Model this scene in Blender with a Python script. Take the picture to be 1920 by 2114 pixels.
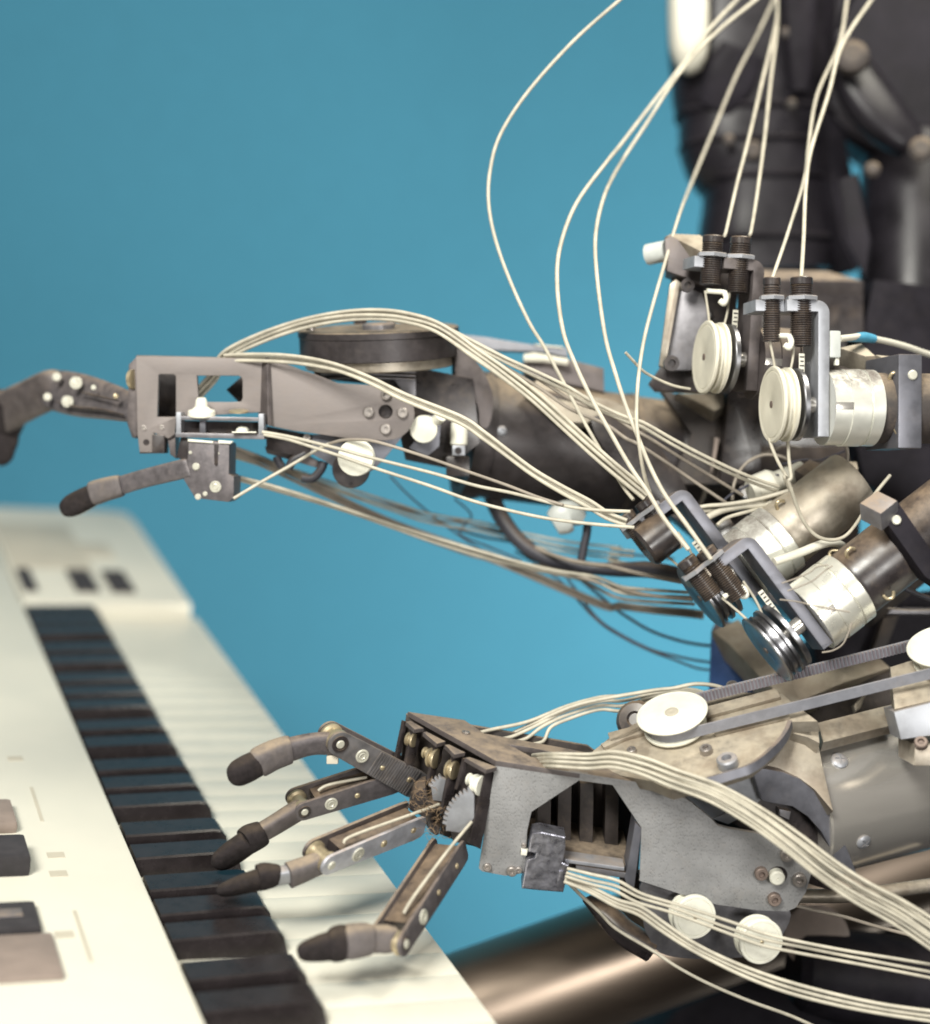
import bpy, bmesh, math, random
from mathutils import Vector, Matrix
from mathutils.geometry import tessellate_polygon
random.seed(11)
for o in list(bpy.data.objects): bpy.data.objects.remove(o)
S = bpy.context.scene
COL = S.collection
# ------------------------------------------------------------------ camera
F, CX, CY = 3563.0, 960.0, 1057.0
PITCH = math.radians(12.0)
CAM = Vector((0, 0, 1.45))
RIGHT = Vector((1, 0, 0)); FWD = Vector((0, math.cos(PITCH), -math.sin(PITCH))); UP = Vector((0, math.sin(PITCH), math.cos(PITCH)))
cd = bpy.data.cameras.new('camera'); cam = bpy.data.objects.new('camera', cd); COL.objects.link(cam)
cam.location = CAM; cam.rotation_euler = (math.pi/2 - PITCH, 0, 0)
cd.sensor_fit = 'HORIZONTAL'; cd.sensor_width = 36.0; cd.lens = 36.0*F/1920.0
cd.clip_start = .05; cd.clip_end = 60
cd.dof.use_dof = True; cd.dof.focus_distance = 1.67; cd.dof.aperture_fstop = 1.8; cd.dof.aperture_blades = 0
S.camera = cam
S.cycles.use_denoising = True; S.cycles.filter_width = 1.8
S.view_settings.view_transform = 'Standard'; S.view_settings.look = 'None'; S.view_settings.exposure = 0.0; S.view_settings.gamma = 1.0
def CV(x, y, z):                       # right, up, forward (metres from the lens) -> vector in the world
    return RIGHT*x + UP*y + FWD*z
def W(u, v, d):                        # sight line through a photo pixel, d metres ahead
    return CAM + CV((u-CX)/F*d, (CY-v)/F*d, d)
# ------------------------------------------------------------------ world and lamps
wd = bpy.data.worlds.new('World'); S.world = wd; wd.use_nodes = True
bg = wd.node_tree.nodes['Background']; bg.inputs[0].default_value = (1.0, .93, .86, 1); bg.inputs[1].default_value = .12
def lamp(name, kind, pos, aim, power, size, col, size_y=None, spot=None, blend=.8):
    l = bpy.data.lights.new(name, kind); o = bpy.data.objects.new(name, l); COL.objects.link(o)
    o.location = pos; o.rotation_euler = (Vector(aim)-Vector(pos)).to_track_quat('-Z', 'Y').to_euler()
    l.energy = power; l.color = col
    if kind == 'AREA':
        l.size = size
        if size_y: l.shape = 'RECTANGLE'; l.size_y = size_y
    else:
        l.shadow_soft_size = size
        if spot: l.spot_size = math.radians(spot); l.spot_blend = blend
    return o
AIM = CAM + CV(.12, -.05, 1.7)
lamp('key_lamp', 'AREA', CAM+CV(-1.0, 1.9, -1.1), CAM+CV(-.05, -.08, 1.9), 225, 1.15, (1, .98, .90))
lamp('top_lamp', 'AREA', CAM+CV(.75, 1.3, 1.5), CAM+CV(.30, -.1, 1.7), 20, .5, (1, .95, .82))
lamp('fill_lamp', 'AREA', CAM+CV(.85, -.15, -.4), CAM+CV(.3, -.2, 1.7), 26, .45, (1, .98, .93))
lamp('wall_lamp', 'AREA', CAM+CV(1.25, -1.15, 2.6), CAM+CV(.50, -.35, 4.3), 80, .9, (1, 1, .93))
# ------------------------------------------------------------------ materials
def mat(name, col, rough=.5, metal=0.0, var=.15, vscale=40, dust=0.0, dustcol=(.30, .215, .14), blotch=0.0, bump=0.0, bscale=300, spec=.5, stretch=(1, 1, 1), coat=0, dustlo=.25, weave=0, stain=0, rvar=.35):
    m = bpy.data.materials.new(name); m.use_nodes = True; nt = m.node_tree; n = nt.nodes; L = nt.links.new
    b = n['Principled BSDF']; b.inputs['Roughness'].default_value = rough; b.inputs['Metallic'].default_value = metal
    b.inputs['Specular IOR Level'].default_value = spec; b.inputs['Coat Weight'].default_value = coat
    g = n.new('ShaderNodeNewGeometry')
    mp = n.new('ShaderNodeMapping'); mp.inputs['Scale'].default_value = stretch; L(g.outputs['Position'], mp.inputs['Vector'])
    nz = n.new('ShaderNodeTexNoise'); nz.inputs['Scale'].default_value = vscale; nz.inputs['Detail'].default_value = 6; nz.inputs['Roughness'].default_value = .65
    L(mp.outputs[0], nz.inputs['Vector'])
    def math_(op, a, c, clamp=False):
        q = n.new('ShaderNodeMath'); q.operation = op; q.use_clamp = clamp
        for i, x in enumerate((a, c)):
            if isinstance(x, (int, float)): q.inputs[i].default_value = x
            else: L(x, q.inputs[i])
        return q.outputs[0]
    def mix(f, a, c):
        q = n.new('ShaderNodeMix'); q.data_type = 'RGBA'
        if isinstance(f, (int, float)): q.inputs[0].default_value = f
        else: L(f, q.inputs[0])
        for i, x in ((6, a), (7, c)):
            if isinstance(x, tuple): q.inputs[i].default_value = (*x, 1)
            else: L(x, q.inputs[i])
        return q.outputs[2]
    def ramp(x, lo, hi):
        q = n.new('ShaderNodeMapRange'); q.interpolation_type = 'SMOOTHSTEP'; L(x, q.inputs[0]); q.inputs[1].default_value = lo; q.inputs[2].default_value = hi
        return q.outputs[0]
    c0 = tuple(max(0, x*(1-var)) for x in col); c1 = tuple(min(1, x*(1+var)) for x in col)
    c = mix(ramp(nz.outputs['Fac'], .3, .7), c0, c1)
    r = math_('ADD', math_('MULTIPLY', math_('SUBTRACT', nz.outputs['Fac'], .5), rvar), rough, True)
    if dust or blotch:
        n2 = n.new('ShaderNodeTexNoise'); n2.inputs['Scale'].default_value = 55; n2.inputs['Detail'].default_value = 8; n2.inputs['Roughness'].default_value = .75
        L(g.outputs['Position'], n2.inputs['Vector'])
        sx = n.new('ShaderNodeSeparateXYZ'); L(g.outputs['Normal'], sx.inputs[0])
        f = math_('MULTIPLY', math_('MULTIPLY', ramp(sx.outputs[2], dustlo, .95), ramp(n2.outputs['Fac'], .2, .62)), dust)
        f = math_('ADD', f, math_('MULTIPLY', ramp(n2.outputs['Fac'], .48, .72), blotch), True)
        c = mix(f, c, dustcol); r = math_('ADD', r, math_('MULTIPLY', f, .45), True)
        if metal: L(math_('MULTIPLY', math_('SUBTRACT', 1.0, f), metal), b.inputs['Metallic'])
    if stain:
        n4 = n.new('ShaderNodeTexNoise'); n4.inputs['Scale'].default_value = 24; n4.inputs['Detail'].default_value = 9; n4.inputs['Roughness'].default_value = .6; L(g.outputs['Position'], n4.inputs['Vector'])
        sf = math_('MULTIPLY', ramp(n4.outputs['Fac'], .42, .66), stain); c = mix(sf, c, (.115, .072, .042))
    hsrc = None
    if weave:                           # rows of short pressed dashes
        mp2 = n.new('ShaderNodeMapping'); mp2.inputs['Scale'].default_value = (620, 620, 260); L(g.outputs['Position'], mp2.inputs['Vector'])
        vo = n.new('ShaderNodeTexVoronoi'); vo.inputs['Scale'].default_value = 1.0; vo.inputs['Randomness'].default_value = .75; L(mp2.outputs[0], vo.inputs['Vector'])
        d = ramp(vo.outputs['Distance'], .12, .42); c = mix(math_('MULTIPLY', math_('SUBTRACT', 1.0, d), .28), c, tuple(x*.55 for x in col)); hsrc = d
    L(c, b.inputs['Base Color']); L(r, b.inputs['Roughness'])
    if bump:
        if hsrc is None:
            n3 = n.new('ShaderNodeTexNoise'); n3.inputs['Scale'].default_value = bscale; n3.inputs['Detail'].default_value = 4; L(mp.outputs[0], n3.inputs['Vector']); hsrc = n3.outputs['Fac']
        bp = n.new('ShaderNodeBump'); bp.inputs['Strength'].default_value = bump; bp.inputs['Distance'].default_value = .0008; L(hsrc, bp.inputs['Height']); L(bp.outputs[0], b.inputs['Normal'])
    return m
M = dict(
 wall=mat('painted_blue_wall', (.054, .205, .302), .9, var=.05, vscale=60, spec=.1),
 plastic=mat('cream_plastic', (.585, .565, .485), .45, var=.02, vscale=9),
 panel=mat('beige_panel', (.46, .42, .34), .5, var=.06, vscale=12),
 keywhite=mat('white_key_plastic', (.61, .59, .505), .35, var=.02),
 keyblack=mat('black_key_plastic', (.018, .0145, .0155), .27, var=.2, vscale=60, spec=.36, rvar=.06, dust=.03, dustcol=(.2, .17, .14), dustlo=.6),
 button=mat('dark_button', (.040, .037, .040), .7, var=.2, spec=.2),
 tan=mat('tan_plastic', (.22, .175, .15), .6, var=.1),
 white=mat('white_nylon', (.70, .69, .60), .4, var=.05, vscale=120, blotch=.09, dustcol=(.42, .34, .22)),
 spoolwhite=mat('worn_white_spool', (.60, .57, .475), .45, var=.06, vscale=60, blotch=.08, dustcol=(.36, .28, .18)),
 cable=mat('cream_cable_sheath', (.43, .40, .325), .5, var=.18, vscale=45, blotch=.22, dustcol=(.28, .22, .15)),
 cabledull=mat('dusty_cable_sheath', (.27, .235, .195), .6, var=.2, vscale=30, blotch=.3, dustcol=(.2, .15, .1)),
 cabledark=mat('dark_wire', (.05, .05, .07), .5, var=.2, blotch=.2),
 hose=mat('black_hose', (.03, .03, .04), .5, var=.2, dust=.3),
 pressed=mat('pressed_grey_plate', (.27, .27, .275), .6, .35, var=.13, vscale=30, blotch=.10, dustcol=(.30, .23, .16), dust=.5, bump=.42, weave=1),
 brushed=mat('brushed_steel_plate', (.195, .172, .165), .6, .3, var=.05, vscale=160, stretch=(.5, 1, 2), blotch=.08, dust=.5, bump=.15, bscale=500),
 armdark=mat('dark_arm_casing', (.042, .036, .038), .45, .3, var=.2, vscale=90, dust=.85, dustcol=(.25, .195, .135), dustlo=.5, blotch=.04, bump=.1),
 anod=mat('dark_anodised_metal', (.11, .095, .095), .5, .45, var=.2, vscale=80, dust=.8, dustcol=(.27, .21, .15), blotch=.12, bump=.1),
 gunmetal=mat('gunmetal', (.20, .195, .21), .42, .6, var=.16, vscale=70, dust=.7, blotch=.1, bump=.1),
 bluegrey=mat('blue_grey_metal', (.14, .142, .165), .42, .55, var=.12, vscale=60, dust=.55, blotch=.06),
 lightgrey=mat('light_grey_metal', (.31, .32, .35), .45, .5, var=.1, vscale=80, dust=.5, blotch=.05),
 gloss=mat('gloss_black_casting', (.013, .0115, .0150), .36, var=.3, vscale=20, spec=.25),
 black=mat('black_enamel', (.030, .025, .026), .3, var=.3, vscale=50, dust=.45, blotch=.12),
 blacksoft=mat('dark_blue_black_casting', (.015, .0135, .0175), .5, var=.35, vscale=14, spec=.06, dust=.10, blotch=.05, dustcol=(.12, .1, .09)),
 dusty=mat('dust_coated_metal', (.34, .305, .255), .42, .6, var=.10, vscale=160, dust=.6, dustcol=(.47, .405, .305), blotch=.08, bump=.12, bscale=900, dustlo=.1, stain=.45),
 darkdust=mat('dusty_dark_cavity', (.035, .028, .026), .65, var=.4, vscale=40, dust=.7, dustcol=(.26, .20, .14), blotch=.18, bump=.2),
 chrome=mat('nickel_motor_case', (.70, .70, .64), .34, .5, var=.03, vscale=60, dust=.95, dustcol=(.09, .07, .06), dustlo=.15),
 nickel=mat('bright_motor_case', (.70, .69, .62), .3, .6, var=.04, vscale=60, blotch=.04),
 steel=mat('turned_steel', (.62, .59, .55), .22, .75, var=.05, vscale=14, stretch=(.4, 1, 4), rvar=.12),
 tube=mat('brushed_brown_steel', (.27, .215, .17), .40, .95, var=.06, vscale=8, stretch=(.3, .3, 2)),
 mirror=mat('polished_disc', (.27, .27, .285), .34, 1.0, var=.06, vscale=60),
 foil=mat('crinkled_foil', (.36, .36, .42), .3, .9, var=.35, vscale=120, bump=.6, bscale=160, blotch=.08),
 rubber=mat('worn_rubber', (.022, .018, .019), .85, var=.3, vscale=200, spec=.2, dust=.3, dustcol=(.12, .09, .06), bump=.4, bscale=900, blotch=.1),
 sleeve=mat('grey_rubber_sleeve', (.105, .092, .093), .75, var=.15, vscale=200, dust=.75, dustcol=(.30, .235, .165), bump=.2, blotch=.1),
 fplate=mat('finger_plate', (.125, .113, .120), .48, .45, var=.2, vscale=110, dust=.5, dustcol=(.25, .18, .12), blotch=.12, bump=.2),
 fplatelight=mat('bright_finger_plate', (.50, .51, .57), .45, .55, var=.2, vscale=50, dust=.6, blotch=.14),
 knurl=mat('corrugated_finger_plate', (.13, .125, .13), .55, .4, var=.25, vscale=70, dust=.5, blotch=.2),
 brass=mat('dull_brass', (.50, .42, .28), .4, .7, var=.15),
 pin=mat('bright_pin', (.50, .49, .42), .35, .2, var=.03),
 screw=mat('dull_screw', (.36, .33, .31), .4, .8, var=.2, blotch=.15),
 rust=mat('rusty_screw', (.20, .155, .135), .55, .5, var=.25, blotch=.3),
 belt=mat('grey_belt', (.22, .225, .255), .6, var=.12, vscale=80, blotch=.1, dust=.2),
 belttooth=mat('belt_teeth', (.15, .13, .15), .65, var=.2, vscale=80, dust=.5, dustcol=(.4, .32, .22)),
 bluebox=mat('dark_blue_box', (.02, .05, .14), .35, var=.2, dust=.9, dustcol=(.2, .13, .08)),  # even dark blue base colour under brown dust
 clear=mat('cloudy_plastic', (.45, .47, .45), .4, var=.1),
 fluff=mat('brown_lint', (.20, .135, .08), .95, var=.4, vscale=200),
 teal=mat('blue_tape', (.06, .25, .38), .5, var=.2),
)
# ------------------------------------------------------------------ object helpers
WL = {}; SOFT = set()
def thing(name, label, cat, pos, group=None):
    o = bpy.data.objects.new(name, None); COL.objects.link(o); o.empty_display_size = .02
    o.location = pos; WL[o] = Vector(pos); o['label'] = label; o['category'] = cat
    if group: o['group'] = group
    return o
def hub(name, parent, pos, label=None):
    o = bpy.data.objects.new(name, None); COL.objects.link(o); o.empty_display_size = .01
    o.parent = parent; o.location = Vector(pos)-WL[parent]; WL[o] = Vector(pos)
    if label: o['label'] = label
    return o
def obj(name, bm, m, parent=None, smooth=True, label=None, cat=None, group=None, kind=None, recalc=True):
    if recalc: bmesh.ops.recalc_face_normals(bm, faces=bm.faces)
    c = Vector((0, 0, 0))
    if bm.verts:
        lo = Vector([min(v.co[i] for v in bm.verts) for i in range(3)]); hi = Vector([max(v.co[i] for v in bm.verts) for i in range(3)]); c = (lo+hi)/2
    bmesh.ops.translate(bm, verts=bm.verts, vec=-c)
    soft = id(bm) in SOFT; SOFT.discard(id(bm))
    me = bpy.data.meshes.new(name); bm.to_mesh(me); bm.free()
    me.materials.append(M[m] if isinstance(m, str) else m)
    if smooth:
        for p in me.polygons: p.use_smooth = True
        me.set_sharp_from_angle(angle=math.radians(62 if soft else 26))
    o = bpy.data.objects.new(name, me); COL.objects.link(o)
    if parent is not None: o.parent = parent; o.location = c-WL[parent]
    else: o.location = c
    WL[o] = c
    for k, v in (('label', label), ('category', cat), ('group', group), ('kind', kind)):
        if v: o[k] = v
    return o
FR = dict(A=(0, 600, 640/1831), B=(400, 600, 640/1831), C=(900, 600, 600/1831), D=(1280, 440, 640/1831), E=(1280, 900, 640/1831),
          F=(1280, 0, 640/1831), G=(0, 1020, 640/1831), H=(0, 1514, 640/1831), I=(400, 1400, 640/1831), J=(800, 1400, 640/1831),
          K=(1280, 1340, 640/1831), L=(1080, 1600, 840/1831), M=(1560, 620, 360/1814), N=(1560, 960, 360/1814), O=(1280, 840, 360/1814),
          P=(1200, 1300, 360/1814), R=(1560, 1280, 360/1814), S=(220, 700, 400/1831), T=(840, 1440, 300/1512), U=(1320, 1720, 600/1831),
          V=(840, 760, 600/1831), Z=(0, 0, 1920/1831), X=(0, 0, 1.0))
def px(fr, *pts):                      # readings from enlarged crops of the photograph -> photo pixels
    a, b, s = FR[fr]
    return [(a+x*s, b+y*s) for x, y in pts]
def p1(fr, x, y): return px(fr, (x, y))[0]
def PW(fr, x, y, d): return W(*p1(fr, x, y), d)
def PR(fr, r, d): return r*FR[fr][2]*d/F
class Pl:                              # a plane in the place: a point and a facing
    def __init__(s, o, n):
        s.o = Vector(o); s.n = CV(n[0], n[1], -n[2]).normalized()
        s.x = (RIGHT - s.n*RIGHT.dot(s.n)).normalized(); s.y = s.n.cross(s.x)
    def at(s, u, v, h=0):
        r = W(u, v, 1)-CAM; t = (s.o + s.n*h - CAM).dot(s.n)/r.dot(s.n)
        return CAM + r*t
    def to2(s, p): d = p-s.o; return Vector((d.dot(s.x), d.dot(s.y)))
    def to3(s, q, h=0): return s.o + s.x*q[0] + s.y*q[1] + s.n*h
    def off(s, h): q = Pl.__new__(Pl); q.o = s.o+s.n*h; q.n = s.n; q.x = s.x; q.y = s.y; return q
def prism2(pl, outer, h0, h1, holes=(), bev=.0006, bm=None):       # 2-D outline on a plane, from height h0 (front) down to h1
    own = bm is None
    if own: bm = bmesh.new()
    loops = [outer]+list(holes); fl = []; bl = []
    for lp in loops:
        fl.append([bm.verts.new(pl.to3(q, h0)) for q in lp]); bl.append([bm.verts.new(pl.to3(q, h1)) for q in lp])
    if holes:
        tris = tessellate_polygon([[Vector((q[0], q[1], 0)) for q in lp] for lp in loops]); ff = sum(fl, []); bb = sum(bl, [])
        for t in tris:
            try: bm.faces.new([ff[i] for i in t]); bm.faces.new([bb[i] for i in reversed(t)])
            except ValueError: pass
    else:
        bm.faces.new(fl[0]); bm.faces.new(list(reversed(bl[0])))
    rim = []
    for a, b in zip(fl, bl):
        n = len(a)
        for i in range(n):
            j = (i+1) % n; bm.faces.new([a[j], a[i], b[i], b[j]]); rim.append((a[i], a[j]))
    bmesh.ops.recalc_face_normals(bm, faces=bm.faces)
    if bev and own:
        es = [e for e in (bm.edges.get(p) for p in rim) if e]
        try: bmesh.ops.bevel(bm, geom=es, offset=bev, segments=2, affect='EDGES', profile=.6, clamp_overlap=True)
        except Exception: pass
    return bm
def prism(pl, pts, t, h=0, holes=(), bev=.0006):
    return prism2(pl, [pl.to2(pl.at(u, v, h)) for u, v in pts], h, h-t, [[pl.to2(pl.at(u, v, h)) for u, v in q] for q in holes], bev)
def smoothpoly(pts, n=5, closed=True):
    out = []; N = len(pts)
    for i in range(N):
        p0, p1_, p2, p3 = pts[i-1], pts[i], pts[(i+1) % N], pts[(i+2) % N]
        for k in range(n):
            t = k/n
            out.append(tuple(.5*((2*p1_[j])+(-p0[j]+p2[j])*t+(2*p0[j]-5*p1_[j]+4*p2[j]-p3[j])*t*t+(-p0[j]+3*p1_[j]-3*p2[j]+p3[j])*t**3) for j in (0, 1)))
    return out
def basis(a):
    a = a.normalized(); t = UP if abs(a.dot(UP)) < .9 else RIGHT
    x = t.cross(a).normalized(); return x, a.cross(x), a
def lathe(o, axis, prof, seg=40, bm=None, ang=None):               # prof: (distance along the axis, radius)
    if bm is None: bm = bmesh.new()
    x, y, a = basis(axis); rings = []
    for z, r in prof:
        if r < 1e-6: rings.append([bm.verts.new(o+a*z)])
        else: rings.append([bm.verts.new(o+a*z+(x*math.cos(2*math.pi*k/seg)+y*math.sin(2*math.pi*k/seg))*r) for k in range(seg)])
    for A, B in zip(rings, rings[1:]):
        if len(A) == 1 and len(B) == 1: continue
        for k in range(seg):
            j = (k+1) % seg
            if len(A) == 1: bm.faces.new([A[0], B[j], B[k]])
            elif len(B) == 1: bm.faces.new([A[k], A[j], B[0]])
            else: bm.faces.new([A[k], A[j], B[j], B[k]])
    for R_, f in ((rings[0], 1), (rings[-1], 0)):
        if len(R_) > 2: bm.faces.new(R_ if not f else list(reversed(R_)))
    return bm
def cyl(p0, p1_, r, bev=.0008, seg=40, r1=None):
    d = p1_-p0; L_ = d.length; r1 = r if r1 is None else r1; b = min(bev, L_*.3, r*.3)
    return lathe(p0, d, [(0, 0), (0, r-b), (b, r), (L_-b, r1), (L_, r1-b), (L_, 0)], seg)
def boxm(c, ax, ay, az, bev=.0008, bm=None):                       # half-extent vectors
    if bm is None: bm = bmesh.new()
    vs = [bm.verts.new(c+ax*i+ay*j+az*k) for i in (-1, 1) for j in (-1, 1) for k in (-1, 1)]
    fs = [bm.faces.new([vs[i] for i in q]) for q in ((0, 1, 3, 2), (4, 6, 7, 5), (0, 4, 5, 1), (2, 3, 7, 6), (0, 2, 6, 4), (1, 5, 7, 3))]
    if bev:
        es = list({e for f in fs for e in f.edges})
        bmesh.ops.bevel(bm, geom=es, offset=bev, segments=2, affect='EDGES', profile=.6, clamp_overlap=True)
    return bm
def spline(P, n):
    out = []; N = len(P)
    for i in range(N-1):
        a = P[max(i-1, 0)]; b = P[i]; c = P[i+1]; d = P[min(i+2, N-1)]
        for k in range(n):
            t = k/n; out.append(.5*((2*b)+(c-a)*t+(2*a-5*b+4*c-d)*t*t+(3*b-a-3*c+d)*t**3))
    out.append(P[-1]); return out
def sweep(P, radii, seg=10, n=8, bm=None, sup=2.0, nrm=None):      # tube with (w, h) half sizes along a smooth path, rounded ends when radii shrink
    if bm is None: bm = bmesh.new()
    SOFT.add(id(bm)); Q = spline([Vector((*p, )) for p in P], n) if n > 1 else P
    m = len(Q)
    if not isinstance(radii, list): rr = [(radii, radii)]*m
    else:
        rv = spline([Vector((r[0], r[1], 0)) if isinstance(r, tuple) else Vector((r, r, 0)) for r in radii], n); rr = [(max(v[0], 1e-5), max(v[1], 1e-5)) for v in rv]
    x = None; rings = []
    for i in range(m):
        t = (Q[min(i+1, m-1)]-Q[max(i-1, 0)]).normalized()
        if x is None:
            x = nrm if nrm is not None else basis(t)[0]
        x = (x-t*x.dot(t)).normalized(); y = t.cross(x)
        if nrm is not None: x = (nrm-t*nrm.dot(t)).normalized(); y = t.cross(x)
        ring = []
        for k in range(seg):
            a = 2*math.pi*(k+.5)/seg; c, s = math.cos(a), math.sin(a); e = 2/sup
            ring.append(bm.verts.new(Q[i]+x*rr[i][1]*math.copysign(abs(c)**e, c)+y*rr[i][0]*math.copysign(abs(s)**e, s)))
        rings.append(ring)
    for A, B in zip(rings, rings[1:]):
        for k in range(seg):
            j = (k+1) % seg; bm.faces.new([A[k], A[j], B[j], B[k]])
    bm.faces.new(list(reversed(rings[0]))); bm.faces.new(rings[-1])
    return bm
def ribbon(P, wdir, w, t, n=1):                                    # flat strap along a path
    bm = bmesh.new(); Q = spline(P, n) if n > 1 else P; prev = None; m = len(Q)
    for i in range(m):
        tg = (Q[min(i+1, m-1)]-Q[max(i-1, 0)]).normalized(); wv = (wdir-tg*wdir.dot(tg)).normalized(); nv = tg.cross(wv)
        r = [bm.verts.new(Q[i]+wv*a*w/2+nv*b*t/2) for a, b in ((-1, -1), (1, -1), (1, 1), (-1, 1))]
        if prev:
            for k in range(4): bm.faces.new([prev[k], prev[(k+1) % 4], r[(k+1) % 4], r[k]])
        else: bm.faces.new(r)
        prev = r
    bm.faces.new(list(reversed(prev))); return bm
# small hardware: one mesh of each kind, shared by every copy
def _proto(name, bm, m):
    o = obj(name, bm, m, smooth=True); me = o.data; bpy.data.objects.remove(o); return me
Zv = Vector((0, 0, 1)); O0 = Vector((0, 0, 0))
def _sock():
    bm = lathe(O0, Zv, [(0, 1.0), (.85, 1.0), (1.0, .86), (1.0, .50), (.45, .46), (.40, 0)], 28)
    return bm
def _noctr(bm): return bm
class HW: pass
def _fix(name, bm, m):                                             # keep the origin at the screw's seat
    bmesh.ops.recalc_face_normals(bm, faces=bm.faces); me = bpy.data.meshes.new(name); bm.to_mesh(me); bm.free(); me.materials.append(M[m])
    for p in me.polygons: p.use_smooth = True
    me.set_sharp_from_angle(angle=math.radians(30)); return me
def _slot(cross):
    bm = lathe(O0, Zv, [(0, 1.0), (.18, 1.0), (.42, .8), (.55, .45), (.58, 0)], 28)
    me = bpy.data.meshes.new('tmp'); bm.to_mesh(me); bm.free()
    cut = bmesh.new(); boxm(Vector((0, 0, .6)), Vector((.62 if cross else 1.1, 0, 0)), Vector((0, .11, 0)), Vector((0, 0, .25)), 0, cut)
    if cross: boxm(Vector((0, 0, .6)), Vector((.11, 0, 0)), Vector((0, .62, 0)), Vector((0, 0, .252)), 0, cut)
    m2 = bpy.data.meshes.new('tmp2'); cut.to_mesh(m2); cut.free()
    a = bpy.data.objects.new('tmpa', me); b = bpy.data.objects.new('tmpb', m2); COL.objects.link(a); COL.objects.link(b)
    md = a.modifiers.new('b', 'BOOLEAN'); md.operation = 'DIFFERENCE'; md.object = b; md.solver = 'EXACT'; md.use_self = True
    dg = bpy.context.evaluated_depsgraph_get(); r = bpy.data.meshes.new_from_object(a.evaluated_get(dg)); bm = bmesh.new(); bm.from_mesh(r)
    bpy.data.objects.remove(a); bpy.data.objects.remove(b); return bm
ME = dict(
 cap=_fix('cap_screw', _sock(), 'screw'), caprust=_fix('rusty_cap_screw', _sock(), 'rust'), capbright=_fix('bright_cap_screw', _sock(), 'lightgrey'),
 cross=_fix('cross_screw', _slot(True), 'lightgrey'), slot=_fix('slotted_screw', _slot(False), 'brass'),
 pin=_fix('pin', lathe(O0, Zv, [(0, 1), (.25, 1), (.45, .8), (.5, 0)], 28), 'pin'),
 dark=_fix('dark_pin_seat', lathe(O0, Zv, [(0, 1), (.12, 1), (.14, .7), (.05, .66), (.05, 0)], 28), 'black'),
 ring=_fix('rivet_ring', lathe(O0, Zv, [(0, 1.0), (.16, 1.0), (.22, .9), (.22, .72), (.1, .68), (.1, .58), (.2, .54), (.24, .42), (.12, .34), (.12, 0)], 32), 'pin'),
 boss=_fix('boss', lathe(O0, Zv, [(0, 1), (1.1, 1), (1.3, .8), (1.36, .15), (1.2, .1), (1.2, 0)], 28), 'white'),
)
def put(kind, name, parent, pos, nrm, r, spin=None, squash=1.0):
    o = bpy.data.objects.new(name, ME[kind]); COL.objects.link(o); x, y, a = basis(nrm)
    s = random.uniform(0, 3) if spin is None else spin
    R_ = Matrix((x, y, a)).transposed() @ Matrix.Rotation(s, 3, 'Z') @ Matrix.Diagonal((r, r, r*squash))
    o.parent = parent; o.matrix_local = Matrix.Translation(Vector(pos)-WL[parent]) @ R_.to_4x4(); WL[o] = Vector(pos)
    return o
def hw(kind, name, parent, pl, fr, x, y, r, h=0, spin=None, squash=1.0):
    u, v = p1(fr, x, y); p = pl.at(u, v, h); d = (p-CAM).dot(FWD)
    return put(kind, name, parent, p, pl.n, PR(fr, r, d), spin, squash)
def PlW(o, nw):
    q = Pl.__new__(Pl); q.o = Vector(o); q.n = nw.normalized()
    q.x = (RIGHT - q.n*RIGHT.dot(q.n)).normalized(); q.y = q.n.cross(q.x); return q
# ================================================================== backdrop
bm = bmesh.new(); c = CAM+CV(0, 0, 4.3)
wy = c.y
N = 24
vs = [[bm.verts.new((-7+14*i/N, wy+.004*math.sin(i*1.7)*math.cos(j*1.3), -1.5+6.5*j/N)) for i in range(N+1)] for j in range(N+1)]
for j in range(N):
    for i in range(N): bm.faces.new([vs[j][i], vs[j][i+1], vs[j+1][i+1], vs[j+1][i]])
obj('backdrop', bm, 'wall', kind='structure')
bm = bmesh.new(); boxm(Vector((0, 1.5, -1.55)), Vector((7, 0, 0)), Vector((0, 4.5, 0)), Vector((0, 0, .05)), 0, bm)
obj('floor', bm, 'blacksoft', kind='structure')
# ================================================================== synthesizer keyboard
KS = 1.13
e1 = CV(-1400, 926, F).normalized(); e2 = CV(8840, -344, F).normalized(); e3 = e2.cross(e1).normalized()
if e3.dot(UP) < 0: e3 = -e3
KO = W(690, 2100, 1.25*KS)
def KP(a, b, c=0): return KO+e1*a+e2*b+e3*c
def KA(u, v, c=0):
    r = W(u, v, 1)-CAM; o = KO+e3*c-CAM; p = CAM+r*(o.dot(e3)/r.dot(e3))-KO; return p.dot(e1), p.dot(e2)
kb = thing('synthesizer', 'cream synthesizer with one long row of black and white piano keys', 'synthesizer', KP(.5, -.1, -.10))
def kbox(name, m, a0, a1, b0, b1, c0, c1, bev=.002, parent=kb):
    return obj(name, boxm(KP((a0+a1)/2, (b0+b1)/2, (c0+c1)/2), e1*(a1-a0)/2, e2*(b1-b0)/2, e3*(c1-c0)/2, bev), m, parent)
A0 = -.42; A1 = KA(140, 1051)[0]; BL = -.104; WC = -.022
BW = KA(1020, 2114, WC)[1]; BW2 = KA(412, 1280, WC)[1]; BW = (BW+BW2)/2; AF = KA(150, 1246)[0]+.012
kbox('case', 'plastic', A0, A1-.004, -.62, BW-.003, -.115, WC-.017, .006)
kbox('left_panel', 'plastic', A0, A1, -.62, BL-.0012, WC-.0165, 0, .005)
kpl = PlW(KP(0, 0, 0), e3)
def k2(a, b): return kpl.to2(KP(a, b, 0))
br = KA(262, 1062)[1]+.006
poly = [k2(AF, BL+.0012), k2(AF, KA(395, 1245)[1]), k2(KA(285, 1080)[0], br), k2(A1-.02, br-.004), k2(A1-.004, br-.02), k2(A1, br-.05), k2(A1, BL+.0012)]
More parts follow.
